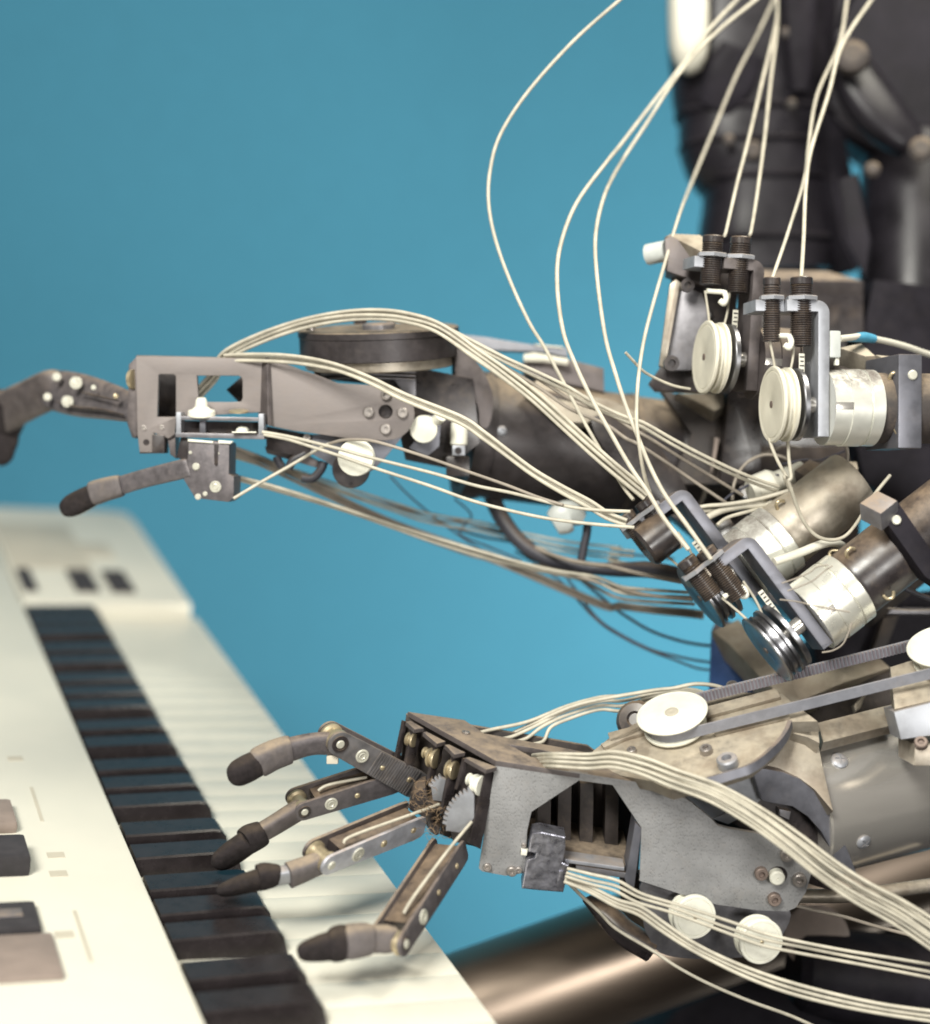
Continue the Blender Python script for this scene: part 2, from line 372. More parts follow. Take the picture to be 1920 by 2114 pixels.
obj('end_panel', prism2(kpl, poly, 0, WC-.0165, bev=.004), 'plastic', kb)
wp = .2655*KS/7; a = .009*KS-wp*8
keys = []
first = None
while a < AF-.004:
    a1 = min(a+wp, AF-.001)
    if first is None or a1-a < wp*.98:
        o = kbox('white_key', 'keywhite', a+.00015, a1-.00015, BL+.001, BW, WC-.016, WC, .0004)
        if first is None: first = o; fa = a
    else:
        o = first.copy(); COL.objects.link(o); o.location = first.location+e1*(a-fa)
    a += wp
bk = None
for k in range(-2, 5):
    for q in (.040, .088, .153, .197, .242):
        a = (q+k*.2655)*KS
        if a < A0+.05 or a > AF-.016: continue
        if bk is None:
            pl = PlW(KP(a, 0, 0), -e2); hwid = .0145
            b_ = bmesh.new(); R_ = []
            for b, c_, w_ in ((BL+.002, -.003, .0165), (-.012, 0, .0155), (-.005, -.0012, .0153), (.001, -.008, .016), (.0045, -.0215, .0190)):
                R_.append([b_.verts.new(KP(a+s*x, b, c2)) for s, x, c2 in ((-1, .0195, WC), (-1, w_+.001, c_-.0018), (-1, w_-.001, c_), (1, w_-.001, c_), (1, w_+.001, c_-.0018), (1, .0195, WC))])
            for P_, Q_ in zip(R_, R_[1:]):
                for i in range(6): b_.faces.new([P_[i], P_[(i+1) % 6], Q_[(i+1) % 6], Q_[i]])
            b_.faces.new(list(reversed(R_[0]))); b_.faces.new(R_[-1])
            bk = obj('black_key', b_, 'keyblack', kb); ba = a
        else:
            o = bk.copy(); COL.objects.link(o); o.location = bk.location+e1*(a-ba)
for b0, b1, n in ((-.0955, -.076, 2), (-.018*KS, .012*KS, 4), (.029*KS, .059*KS, 4)):
    for i in range(n):
        s = .105*KS/n; kbox('button', 'button', 1.105*KS+i*s+.005, 1.105*KS+(i+1)*s-.005, b0, b1, -.002, .006, .0015)
g0 = KA(*p1('G', 590, 380)); g1 = KA(*p1('G', 430, 290)); kbox('inlay', 'panel', g0[0], g1[0], g1[1], g1[1]+.055, -.002, .0012, .0005)
g0 = KA(*p1('G', 330, 445)); g1 = KA(*p1('G', 5, 170)); kbox('speaker_inlay', 'panel', g0[0], g1[0], BL+.006, BL+.13, -.002, .0010, .0005)
# slide controls at the near left
kbox('slider_well', 'tan', .080*KS, .150*KS, -.31, -.204, -.003, .005, .004)
kbox('display', 'button', .153*KS, .200*KS, -.31, -.212, -.002, .008, .004)
kbox('display_glass', 'bluegrey', .170*KS, .184*KS, -.31, -.226, .0081, .0095, .0005)
kbox('knob', 'button', .258*KS, .306*KS, -.31, -.207, -.002, .020, .005)
kbox('knob', 'tan', .345*KS, .40*KS, -.31, -.207, -.002, .012, .005)
kbox('knob', 'tan', .44*KS, .475*KS, -.31, -.226, -.002, .010, .004)
for fr, x0, y0, x1, y1 in (('H', 185, 320, 250, 520), ('H', 440, 1050, 540, 1350)):
    a_, b_ = KA(*p1(fr, x0, y0)); a2, b2 = KA(*p1(fr, x1, y1))
    obj('printed_line', boxm(KP((a_+a2)/2, (b_+b2)/2, .0004), (KP(a_, b_)-KP(a2, b2))/2, e2*.0016, e3*.0003, 0), 'panel', kb)
for x, y in ((330, 720), (345, 830), (380, 1190), (90, 150)):
    a_, b_ = KA(*p1('H', x, y)); kbox('printed_mark', 'panel', a_-.006, a_+.006, b_-.008, b_+.008, -.001, .0006, 0)

# ================================================================== lower arm with its playing hand
LA = thing('robot_manipulator', 'lower robot arm whose four jointed fingers rest on the piano keys', 'robot arm', W(1700, 1700, 1.72), 'robot arms')
PA = Pl(W(1300, 1750, 1.63), (0, -.22, .975))
plate = px('J', (640, 490), (1130, 560), (1580, 632), (1680, 658)) + px('K', (420, 905), (540, 1003), (577, 1043), (640, 1060), (890, 1104), (1010, 1163), (1115, 1235), (1138, 1262), (1138, 1300)) + px('U', (1050, 370), (985, 470), (930, 494), (750, 488), (485, 450), (260, 385), (0, 300)) + \
    px('J', (1490, 1195), (1500, 885), (1330, 632), (1130, 605), (850, 790), (825, 900), (812, 1150), (700, 1168), (560, 1142), (540, 1125))
palm = obj('palm_plate', prism(PA, plate, .005, bev=.0007), 'pressed', LA)
edge = (PA.at(*p1('J', 1580, 632))-PA.at(*p1('J', 640, 490))).normalized()
tn = edge.cross(PA.n); tn = tn if tn.dot(UP) > 0 else -tn
PT = PlW(PA.at(*p1('J', 1100, 562))+tn*.001, tn)
top = px('J', (120, 197), (455, 247), (570, 325), (880, 382), (1010, 405), (1180, 440), (1330, 520), (1580, 628), (640, 487))
obj('top_plate', prism(PT, top, .005, holes=[px('J', (720, 392), (860, 412), (1040, 452), (1070, 470), (1010, 482), (850, 464))], bev=.0006), 'anod', LA)
obj('back_plate', prism(PA.off(-.098), px('J', (110, 215), (1180, 400), (1520, 640), (1480, 1190), (880, 1080), (520, 900), (60, 640)), .004), 'darkdust', LA)
b_ = prism(PA.off(-.012), px('J', (835, 1090), (1440, 1190), (1440, 1110), (1050, 1050), (835, 1030)), .085); obj('palm_floor', b_, 'darkdust', LA)
for x in (930, 1050, 1180, 1330):
    obj('palm_rib', prism(PA.off(-.03-.00002*x), px('J', (x-42, 620), (x+38, 620), (x+30, 1060), (x-48, 1050)), .05), 'darkdust', LA)
obj('window_bracket', prism(PA.off(-.001), px('J', (1462, 850), (1502, 890), (1455, 1258), (1425, 1262), (1400, 1180), (1420, 1100)), .03), 'bluegrey', LA)
obj('window_rail', prism(PA.off(.001), px('J', (1045, 1068), (1400, 1118), (1398, 1140), (1045, 1090)), .02), 'lightgrey', LA)
obj('window_rail', prism(PA.off(-.002), px('J', (1112, 1105), (1412, 1150), (1408, 1182), (1115, 1148)), .02), 'gunmetal', LA)
obj('tape_block', prism(PA.off(.010), px('J', (858, 915), (905, 908), (1050, 938), (1052, 1000), (1036, 1090), (1072, 1105), (1060, 1180), (1038, 1266), (900, 1255), (793, 1244), (822, 1080), (870, 1060), (878, 1036), (833, 1028), (845, 950)), .022, bev=.0012), 'foil', LA, smooth=False)
obj('tape_flap', prism(PA.off(.0115), px('J', (1000, 1225), (1015, 1140), (1040, 1138), (1036, 1265), (1000, 1240)), .001, bev=.0003), 'foil', LA)
obj('clip', prism(PA.off(.004), px('J', (790, 1015), (828, 1018), (822, 1050), (788, 1046)), .006), 'white', LA)
for x, y, r, k in ((590, 1112, 24, 'cap'), (735, 1135, 30, 'cap'), (775, 1130, 20, 'cap'), (460, 325, 0, ''), (805, 985, 14, 'cap')):
    if k: hw(k, 'screw', palm, PA, 'J', x, y, r)
hw('cap', 'screw', LA, PT, 'J', 462, 326, 24, squash=.5)
obj('pulley_plate', prism(PA.off(-.016), smoothpoly(px('U', (20, 290), (25, 560), (60, 660), (130, 755), (300, 790), (520, 790), (800, 760), (905, 640), (945, 480), (700, 380), (300, 300)), 4), .006), 'gunmetal', LA)
for x, y, r, k in ((925, 128, 42, 'cap'), (765, 247, 42, 'caprust'), (1005, 287, 44, 'cap'), (848, 408, 42, 'caprust')): hw(k, 'screw', palm, PA, 'U', x, y, r)
hw('boss', 'pivot_pin', palm, PA, 'U', 860, 262, 48)
hw('dark', 'pivot_washer', palm, PA, 'U', 872, 264, 60, squash=.3)
# white rollers under the palm
for x, y, r, D_ in ((350, 530, 142, 1.635), (770, 685, 146, 1.62)):
    ax = CV(.25, -.10, -1).normalized(); c_ = PW('U', x, y, D_); R_ = PR('U', r, D_)
    rl = obj('roller', lathe(c_-ax*.016, ax, [(0, 0), (0, R_*.99), (.001, R_), (.003, R_), (.0032, R_*.82), (.0115, R_*.82), (.0118, R_), (.0158, R_), (.017, R_*.96), (.017, R_*.86), (.0163, R_*.84), (.017, R_*.82), (.017, R_*.10), (.0165, 0)], 48), 'white', LA)
    put('slot', 'axle_screw', rl, c_+ax*.0008, ax, R_*.09)
# channel brackets across the knuckles
rowv = CV(-.080, .046, .055).normalized()
fdown = (PA.at(*p1('J', 545, 1130))-PA.at(*p1('J', 640, 490))).normalized()
def channel(post, cap, D_, dx=None):
    h = hub('finger_channel', LA, PW('T', *post[0], D_))
    pn = Pl(PW('T', *post[0], D_), (.62, -.12, .77))
    obj('channel_wall', prism(pn, px('T', *post), .004, bev=.0005), 'black', h)
    ctr = (sum(p[0] for p in cap)/len(cap), sum(p[1] for p in cap)/len(cap))
    pc = PlW(PW('T', *ctr, D_), tn)
    obj('channel_cap', prism(pc, px('T', *cap), .004, bev=.0005), 'anod', h)
    return h
CH = [channel([(835, 715), (938, 728), (770, 1580), (650, 1512)], [(605, 625), (655, 618), (940, 722), (825, 750)], 1.612),
      channel([(490, 588), (606, 574), (425, 1240), (365, 1215), (400, 1010)], [(395, 490), (440, 486), (608, 570), (495, 592)], 1.638),
      channel([(298, 480), (400, 462), (275, 900), (225, 880)], [(170, 360), (205, 352), (403, 455), (312, 480)], 1.662),
      channel([(62, 330), (172, 325), (60, 745), (-20, 740)], [(-10, 250), (40, 240), (176, 318), (80, 330)], 1.688)]
obj('channel_wall', prism(Pl(PW('T', 600, 640, 1.625), (.62, -.12, .77)), px('T', (604, 640), (640, 640), (560, 960), (520, 960)), .004, bev=.0005), 'black', CH[0])
obj('channel_wall', prism(Pl(PW('J', 80, 400, 1.70), (.62, -.12, .77)), px('J', (98, 252), (118, 258), (70, 500), (48, 490)), .004, bev=.0005), 'black', CH[3])
b_ = prism(PA.off(-.035), px('T', (610, 640), (860, 740), (740, 1560), (480, 1500), (420, 1200)), .004); obj('knuckle_block', b_, 'black', LA)
obj('knuckle_block', prism(PA.off(-.112), px('T', (170, 380), (600, 600), (480, 1480), (230, 1380), (-60, 900), (-60, 520)), .01), 'darkdust', LA)
obj('knuckle_pad', prism(PA.off(-.03), smoothpoly(px('T', (80, 1000), (190, 940), (230, 1080), (360, 1130), (350, 1230), (280, 1290), (350, 1360), (320, 1440), (240, 1400), (190, 1260), (30, 1180), (30, 1090)), 3), .03, bev=.003), 'black', LA)
bm = bmesh.new(); rl_ = random.Random(5)
for k in range(90):
    x, y = rl_.choice([(100, 1010), (200, 1000), (60, 1120), (150, 1150), (250, 1160), (330, 1180), (260, 1300), (330, 1400), (230, 1390), (200, 900)])
    x += rl_.gauss(0, 45); y += rl_.gauss(0, 45); d = 1.612+rl_.uniform(0, .03); a = rl_.uniform(0, 6.3); P_ = []
    for s in range(5): P_.append(PW('T', x, y, d)); a += rl_.gauss(0, .7); x += 26*math.cos(a); y += 26*math.sin(a); d += rl_.gauss(0, .002)
    sweep(P_, rl_.uniform(.00012, .0003), 4, 2, bm)
obj('lint', bm, 'fluff', LA, kind='stuff')
for x, y, rr, D_, k in ((640, 850, 68, 1.625, 0), (700, 900, 108, 1.617, 0), (430, 740, 100, 1.642, 1), (240, 620, 105, 1.668, 2), (180, 570, 60, 1.675, 2), (10, 430, 75, 1.694, 3)):
    ax = CV(.85, -.15, -.5).normalized(); R_ = PR('T', rr, D_); c_ = PW('T', x, y, D_)
    obj('pulley', lathe(c_, ax, [(0, 0), (0, R_*.95), (.001, R_), (.0022, R_), (.003, R_*.8), (.0052, R_*.8), (.006, R_), (.0072, R_), (.008, R_*.92), (.008, 0)], 32), 'brass' if k else 'white', CH[k])
def gear(cx, cy, r, a0, a1, tail, D_, parent, nt):
    pts = []
    for i in range(nt):
        for f, rr in ((0, r), (.22, r+38), (.5, r+40), (.72, r)):
            a = math.radians(a0+(a1-a0)*(i+f)/nt); pts.append((cx+rr*math.cos(a), cy-rr*math.sin(a)))
    pl = Pl(PW('T', cx, cy, D_), (-.1, -.2, .97))
    return obj('sector_gear', prism(pl, px('T', *(pts+tail)), .005, bev=.0003), 'lightgrey', parent)
gear(800, 1340, 392, 178, 108, [(700, 1020), (700, 1250), (640, 1330), (545, 1405), (405, 1385)], 1.612, CH[0], 10)
gear(430, 1020, 195, 155, 108, [(410, 860), (420, 1090), (270, 1070)], 1.655, CH[2], 4)

def finger(fr, A, B, DA, DB, wA, wB, off, gap, m, distal, studs, label=None, tendon=None):
    A3 = PW(fr, *A, DA); B3 = PW(fr, *B, DB); h = hub('finger', LA if m != 'UP' else LA, A3, label)
    a = (B3-A3).normalized(); Dm = (DA+DB)/2
    l = RIGHT*PR(fr, off[0], Dm)-UP*PR(fr, off[1], Dm); q = min(.95, l.length/gap)
    g = FWD*math.sqrt(1-q*q)+l/gap; g = (g-a*g.dot(a)).normalized(); n = -g
    pl = PlW(A3, n); xa = a; ya = n.cross(a); L_ = (B3-A3).length; ra = PR(fr, wA, DA); rb = PR(fr, wB, DB)
    def P2(s, t): return pl.to2(A3+xa*s+ya*t)
    out = [P2(-ra*.9, -ra*.6), P2(-ra*.7, -ra*.92), P2(0, -ra)] + [P2(L_+rb*math.cos(math.radians(t)), rb*math.sin(math.radians(t))) for t in range(-90, 91, 15)] + [P2(0, ra), P2(-ra*.7, ra*.92), P2(-ra*.9, ra*.6)]
    obj('side_plate', prism2(pl, out, 0, -.003), m, h)
    pf = pl.off(-gap)
    obj('side_plate', prism2(pf, out, 0, -.003), 'anod', h)
    core = [P2(-ra*.5, -ra*.5), P2(L_*.84, -rb*.5), P2(L_*.84, rb*.5), P2(-ra*.5, ra*.5)]
    obj('spacer', prism2(pl.off(-.0035), core, 0, -gap+.0035), 'black', h)
    obj('joint_pulley', lathe(B3-n*(gap-.001), n, [(0, 0), (0, rb*.96), (.003, rb*.96), (.005, rb*.75), (gap-.010, rb*.75), (gap-.008, rb*.97), (gap-.0045, rb*.97), (gap-.0045, 0)], 32), 'brass', h)
    for k, s, t, r in studs:
        put(k, 'rivet' if k in ('ring', 'pin', 'dark') else 'screw', h, A3+xa*L_*s+ya*ra*t, n, PR(fr, r, Dm))
    if m == 'knurl':
        bm = bmesh.new()
        for k in range(17):
            s = .02+.52*k/16; w = (ra+(rb-ra)*s)*.93
            boxm(A3+xa*L_*s+n*.0002, xa*L_*.0085, ya*w, n*.0008, 0, bm)
        obj('ridges', bm, m, h, kind='stuff'); obj('joint_wedge', boxm(PW(fr, 820, 478, DB+.012), RIGHT*PR(fr, 34, DB), UP*PR(fr, 26, DB), FWD*.005, .001), 'panel', h)
    if tendon:
        obj('tendon', sweep([PW(fr, *t) for t in tendon], .0016, 8, 6), 'cable', h)
    nm = {'sleeve': 'sleeve', 'rubber': 'fingertip', 'fplate': 'link', 'anod': 'link', 'gunmetal': 'link', 'lightgrey': 'band'}
    for mm, pts, flat in distal:
        P_ = [PW(fr, x, y, d) for x, y, d, r in pts]; rr = [(PR(fr, r, d), PR(fr, r, d)*flat) for x, y, d, r in pts]
        obj(nm[mm], sweep(P_, rr, 20, 5, sup=3.2 if mm != 'rubber' else 2.5, nrm=n), mm, h)
    return h
def tip(pts, r0, r1):                  # pad with a rounded end through three points
    (x0, y0, d0), (x1, y1, d1) = pts
    f = lambda t, r: (x0+(x1-x0)*t, y0+(y1-y0)*t, d0+(d1-d0)*t, r)
    return [f(0, r0*.8), f(.04, r0*.92), f(.2, r0*.94), f(.45, (r0+r1)/2*1.02), f(.75, r1), f(.92, r1*.74), f(.985, r1*.42), f(1, r1*.1)]
finger('I', (1300, 625), (865, 390), 1.70, 1.645, 88, 76, (-35, -22), .024, 'knurl',
       [('fplate', [(850, 385, 1.655, 60), (820, 385, 1.655, 68), (690, 390, 1.645, 66), (540, 430, 1.635, 74)], .62), ('sleeve', [(575, 420, 1.637, 74), (555, 425, 1.636, 84), (470, 455, 1.628, 88), (390, 495, 1.62, 90), (380, 500, 1.62, 80)], .7),
        ('rubber', tip([(420, 482, 1.622), (205, 590, 1.605)], 86, 80), .72)],
       [('dark', 1, 0, 52), ('pin', 1, 0, 26), ('ring', .71, 0, 42), ('slot', .43, .05, 17), ('slot', .08, -.1, 18)], 'corrugated dark finger raised above the keys')
finger('I', (1170, 630), (655, 790), 1.69, 1.66, 72, 62, (-35, -70), .026, 'fplate',
       [('anod', [(640, 780, 1.668, 55), (610, 785, 1.666, 64), (480, 865, 1.655, 62), (350, 940, 1.645, 60)], .7), ('rubber', [(420, 910, 1.65, 62), (400, 920, 1.649, 80), (330, 950, 1.645, 90), (300, 970, 1.642, 84)], .75),
        ('rubber', tip([(330, 960, 1.643), (120, 1110, 1.65)], 84, 70), .72)],
       [('dark', 1, 0, 40), ('pin', 1, 0, 22), ('ring', .70, 0, 40), ('slot', .40, 0, 17)], 'dark finger bent down onto the black keys', tendon=[(735, 665, 1.672), (800, 630, 1.675), (1020, 585, 1.69)])
finger('I', (1320, 895), (812, 1105), 1.655, 1.58, 78, 70, (-20, -75), .026, 'fplatelight',
       [('sleeve', [(790, 1095, 1.59, 60), (750, 1090, 1.588, 72), (650, 1130, 1.584, 78), (560, 1165, 1.578, 82)], .7), ('lightgrey', [(600, 1150, 1.582, 58), (460, 1175, 1.575, 58)], .7),
        ('rubber', [(500, 1165, 1.577, 60), (480, 1165, 1.576, 72), (420, 1170, 1.574, 86), (380, 1180, 1.572, 84)], .75), ('rubber', tip([(420, 1178, 1.574), (140, 1265, 1.585)], 84, 60), .7)],
       [('pin', 1, 0, 28), ('ring', .70, 0, 46), ('slot', .40, 0, 24), ('slot', .05, -.1, 20)], 'pale steel finger with its blurred tip on the black keys', tendon=[(885, 975, 1.595), (940, 930, 1.60), (1300, 800, 1.635), (1450, 745, 1.645)])
finger('I', (1590, 1045), (1252, 1570), 1.612, 1.505, 72, 76, (-88, -55), .030, 'fplate',
       [('sleeve', [(1200, 1530, 1.513, 62), (1150, 1540, 1.510, 82), (1080, 1540, 1.505, 82), (1000, 1545, 1.50, 82)], .7), ('sleeve', [(1040, 1540, 1.502, 84), (1020, 1542, 1.50, 96), (930, 1555, 1.492, 104), (890, 1560, 1.49, 96)], .75),
        ('rubber', [(900, 1560, 1.491, 92), (880, 1560, 1.49, 106), (830, 1575, 1.486, 104), (800, 1580, 1.485, 90)], .75), ('rubber', tip([(850, 1572, 1.487), (610, 1625, 1.484)], 94, 66), .72)],
       [('dark', 1, 0, 40), ('pin', 1, 0, 27), ('ring', .71, 0, 45), ('slot', .44, 0, 18), ('slot', .12, .1, 18)], 'nearest finger, slanting down from the palm corner', tendon=[(1240, 1390, 1.53), (1300, 1290, 1.54), (1500, 1020, 1.58), (1640, 850, 1.61)])

# ---- wrist, deck and forearm of the lower arm
DN = (-.255, .86, .44)
PD = Pl(PW('K', 330, 470, 1.665), DN)
deck = px('K', (-160, 600), (-60, 520), (200, 375), (330, 300), (640, 250), (960, 262), (1015, 310), (1168, 425), (1010, 430), (990, 470), (900, 590), (760, 700), (540, 772), (300, 830), (180, 780), (0, 745), (-180, 660))
obj('wrist_deck', prism(PD, deck, .012, bev=.0012), 'dusty', LA)
def strip(name, m, a, b, w, t, pl, fr='K', parent=LA):
    A_ = pl.at(*p1(fr, *a)); B_ = pl.at(*p1(fr, *b)); d = (B_-A_); x = d.normalized(); y = pl.n.cross(x)
    return obj(name, boxm((A_+B_)/2+pl.n*t/2, d/2, y*w/2, pl.n*t/2, .0006), m, parent)
strip('deck_rail', 'dusty', (-60, 540), (940, 275), .016, .004, PD)
strip('deck_rail', 'dusty', (560, 500), (1000, 395), .012, .003, PD)
strip('deck_rail', 'dusty', (-100, 590), (330, 395), .008, .004, PD)
PU = PlW(PD.o+PD.n*.004, PD.n)
pax = PD.n
C1 = PD.at(*p1('K', 330, 470), .004); Rp = PR('K', 213, 1.655)
def bigpulley(c_, name='belt_pulley'):
    o = obj(name, lathe(c_, pax, [(0, 0), (0, Rp*.86), (.0012, Rp*.88), (.003, Rp*.88), (.0035, Rp*.76), (.0165, Rp*.76), (.017, Rp*.98), (.0178, Rp), (.0190, Rp), (.0198, Rp*.97), (.0199, Rp*.92), (.0193, Rp*.905), (.0199, Rp*.89), (.0200, Rp*.2), (.0188, Rp*.16), (.0188, 0)], 64), 'white', LA)
    obj('pulley_cap', lathe(c_+pax*.0188, pax, [(0, 0), (0, Rp*.19), (.0016, Rp*.19), (.0020, Rp*.15), (.0020, Rp*.05), (.0012, 0)], 28), 'panel', o)
    return o
bigpulley(C1)
r_ = W(1948, 1330, 1)-CAM; t_ = (C1+pax*.02-CAM).dot(pax)/r_.dot(pax); C2 = CAM+r_*t_-pax*.02
bigpulley(C2)
ud = (C2-C1).normalized(); sd = pax.cross(ud); rb = Rp*.775
loop = []
for k in range(0, 25): a_ = math.pi/2+math.pi*k/24; loop.append(C1+ud*math.cos(a_)*rb+sd*math.sin(a_)*rb)
for k in range(0, 25): a_ = -math.pi/2+math.pi*k/24; loop.append(C2+ud*math.cos(a_)*rb+sd*math.sin(a_)*rb)
loop.append(loop[0]); loop = [p+pax*.010 for p in loop]
belt = obj('drive_belt', ribbon(loop, pax, .0115, .0014), 'belt', LA)
bm = bmesh.new(); far = loop[-2:]; s0, s1 = (loop[24], loop[25]), (loop[49], loop[0])
run = s0 if (s0[0]-CAM).dot(UP) > (s1[0]-CAM).dot(UP) else s1
d_ = run[1]-run[0]; nteeth = 75; inward = ((C1+pax*.01)-run[0]); inward = (inward-d_.normalized()*inward.dot(d_.normalized())).normalized()
for k in range(nteeth):
    boxm(run[0]+d_*((k+.5)/nteeth)+inward*.0013, d_.normalized()*.0009, inward*.0008, pax*.0054, 0, bm)
t_ = obj('belt_teeth', bm, 'belttooth', LA, smooth=False, kind='stuff')
hw('capbright', 'screw', LA, PD, 'K', 640, 690, 62, squash=1.0)
for x, y, r in ((512, 612, 38), (72, 612, 28), (665, 232, 34)): hw('cap', 'screw', LA, PD, 'K', x, y, r, squash=1.1)
obj('round_knob', lathe(PW('K', 100, 425, 1.70), CV(-.3, .3, -.9).normalized(), [(-.01, 0), (-.01, .020), (.004, .020), (.010, .016), (.011, .008), (.009, .006), (.009, 0)], 32), 'black', LA)
# grey curved lip and the block below it
obj('deck_lip', ribbon([PD.at(*p1('K', *q), .0035) for q in ((1005, 440), (975, 515), (905, 600), (780, 700), (660, 742), (540, 778), (400, 815))], UP, PR('K', 52, 1.61), .004, 4), 'bluegrey', LA)
PB = Pl(PW('K', 600, 850, 1.632), (-.05, -.25, .96))
obj('wrist_block', prism(PB, px('K', (300, 830), (545, 775), (780, 705), (840, 880), (740, 985), (640, 1034), (545, 1003)), .03, bev=.001), 'lightgrey', LA)
obj('wrist_block', prism(PB.off(.002), px('K', (545, 1003), (720, 935), (770, 965), (640, 1036)), .02, bev=.0008), 'lightgrey', LA)
PY = Pl(PW('K', 1050, 850, 1.625), (.18, -.2, .96))
yoke = px('K', (775, 712), (860, 708), (960, 725), (1060, 765), (1150, 840), (1225, 930), (1290, 1060), (1350, 1200), (1400, 1330), (1290, 1330), (1255, 1200), (1190, 1080), (1110, 990), (1020, 930), (900, 910), (840, 895))
obj('elbow_yoke', prism(PY, yoke, .035, bev=.0012), 'bluegrey', LA)
obj('wrist_cavity', prism(PY.off(-.02), px('K', (620, 1000), (850, 880), (1030, 920), (1200, 1080), (1300, 1300), (1250, 1430), (1000, 1350), (800, 1100)), .02), 'black', LA)
obj('cavity_block', prism(PY.off(-.012), px('K', (940, 945), (1010, 960), (1000, 1010), (945, 985)), .008), 'gunmetal', LA)
PWb = Pl(PW('K', 1050, 640, 1.633), (.1, .35, .93))
obj('shoulder_web', prism(PWb, px('K', (1005, 500), (1100, 520), (1172, 560), (1200, 700), (1260, 960), (1150, 830), (1060, 762), (960, 722), (850, 704), (900, 640), (970, 560)), .02, bev=.001), 'dusty', LA)
PWc = Pl(PW('K', 1090, 450, 1.64), (.1, .72, .68))
obj('shoulder_web', prism(PWc, px('K', (1030, 372), (1080, 378), (1170, 432), (1180, 556), (1110, 520), (1010, 495), (1005, 420)), .02, bev=.001), 'dusty', LA)
# forearm tube with its flat top
T0 = PW('K', 1010, 938, 1.700); T1 = PW('K', 2050, 690, 1.775); ta = (T1-T0).normalized(); TR = PR('K', 425, 1.72)
ft = obj('forearm_tube', lathe(T0, ta, [(0, 0), (0, TR*.98), (.002, TR), (.42, TR), (.42, 0)], 96), 'steel', LA)
PF = Pl(PW('K', 1400, 480, 1.66), (.10, .80, .60))
obj('forearm_deck', prism(PF, px('K', (1165, 430), (1610, 320), (1640, 440), (1200, 552)), .012, bev=.003), 'dusty', LA)
def on_tube(fr, x, y):
    r = (W(*p1(fr, x, y), 1)-CAM).normalized(); o = CAM-T0; rp = r-ta*r.dot(ta); op = o-ta*o.dot(ta)
    A_ = rp.dot(rp); B_ = 2*rp.dot(op); C_ = op.dot(op)-TR*TR; disc = max(B_*B_-4*A_*C_, 0); t = (-B_-math.sqrt(disc))/(2*A_)
    p = CAM+r*t; q = p-T0; return p, (q-ta*q.dot(ta)).normalized()
for x, y, r in ((1438, 1138, 46), (1295, 660, 52)):
    p, n_ = on_tube('K', x, y); put('cross', 'screw', ft, p, n_, PR('K', r, 1.64), squash=.8)
PG = Pl(PW('K', 1740, 420, 1.60), (-.1, .05, .99))
obj('bearing_block', prism(PG, px('K', (1618, 372), (1900, 300), (1900, 500), (1660, 535)), .07, bev=.001), 'lightgrey', LA)
PG2 = Pl(PW('K', 1700, 250, 1.625), (-.15, .75, .64))
obj('bearing_block', prism(PG2, px('K', (1595, 105), (1900, 10), (1900, 290), (1622, 355)), .03, bev=.001), 'dusty', LA)
put('caprust', 'screw', LA, PW('K', 1778, 565, 1.60), CV(-.2, .6, -.75), PR('K', 40, 1.6))
obj('block_foot', boxm(PW('K', 1790, 600, 1.63), RIGHT*.016, UP*.010, FWD*.03, .001), 'dusty', LA)
obj('wrist_cavity', prism(PB.off(-.035), px('K', (380, 850), (900, 900), (1000, 1120), (640, 1110), (420, 980)), .01), 'black', LA)
obj('palm_backing', prism(PA.off(-.045), px('J', (1370, 1130), (1560, 1170), (1600, 1360), (1380, 1330)), .01), 'black', LA)
# shell under the palm
obj('wrist_shell', sweep([PW('J', *q) for q in ((1180, 1300, 1.70), (1290, 1390, 1.69), (1400, 1500, 1.68), (1560, 1600, 1.68))], [(.003, .01), (.010, .014), (.012, .014), (.012, .014)], 16, 5, sup=2.4), 'black', LA)
obj('lower_housing', lathe(PW('U', 1250, 900, 1.86), CV(1, -.12, .1).normalized(), [(-.05, 0), (-.05, .03), (-.04, .04), (-.02, .045), (.0, .05), (.25, .05), (.25, 0)], 48), 'blacksoft', LA)
obj('elbow_bar', sweep([PW('U', 980, 395, 1.70), PW('U', 1350, 390, 1.70), PW('U', 1900, 320, 1.72)], .007, 12, 4), 'dusty', LA)
# ================================================================== thick steel tube crossing behind
a0 = PW('L', -260, 1078, 1.93); a1 = PW('L', 1300, 520, 2.0); d_ = (a1-a0).normalized()
def tagm(o, label, cat, group=None):
    o['label'] = label; o['category'] = cat
    if group: o['group'] = group
    return o
st = thing('steel_tube', 'thick brushed steel tube slanting behind the lower hand', 'tube', a0)
obj('tube_wall', lathe(a0-d_*.25, d_, [(0, 0), (0, .067), (.004, .069), (1.5, .069), (1.5, 0)], 96), 'tube', st)
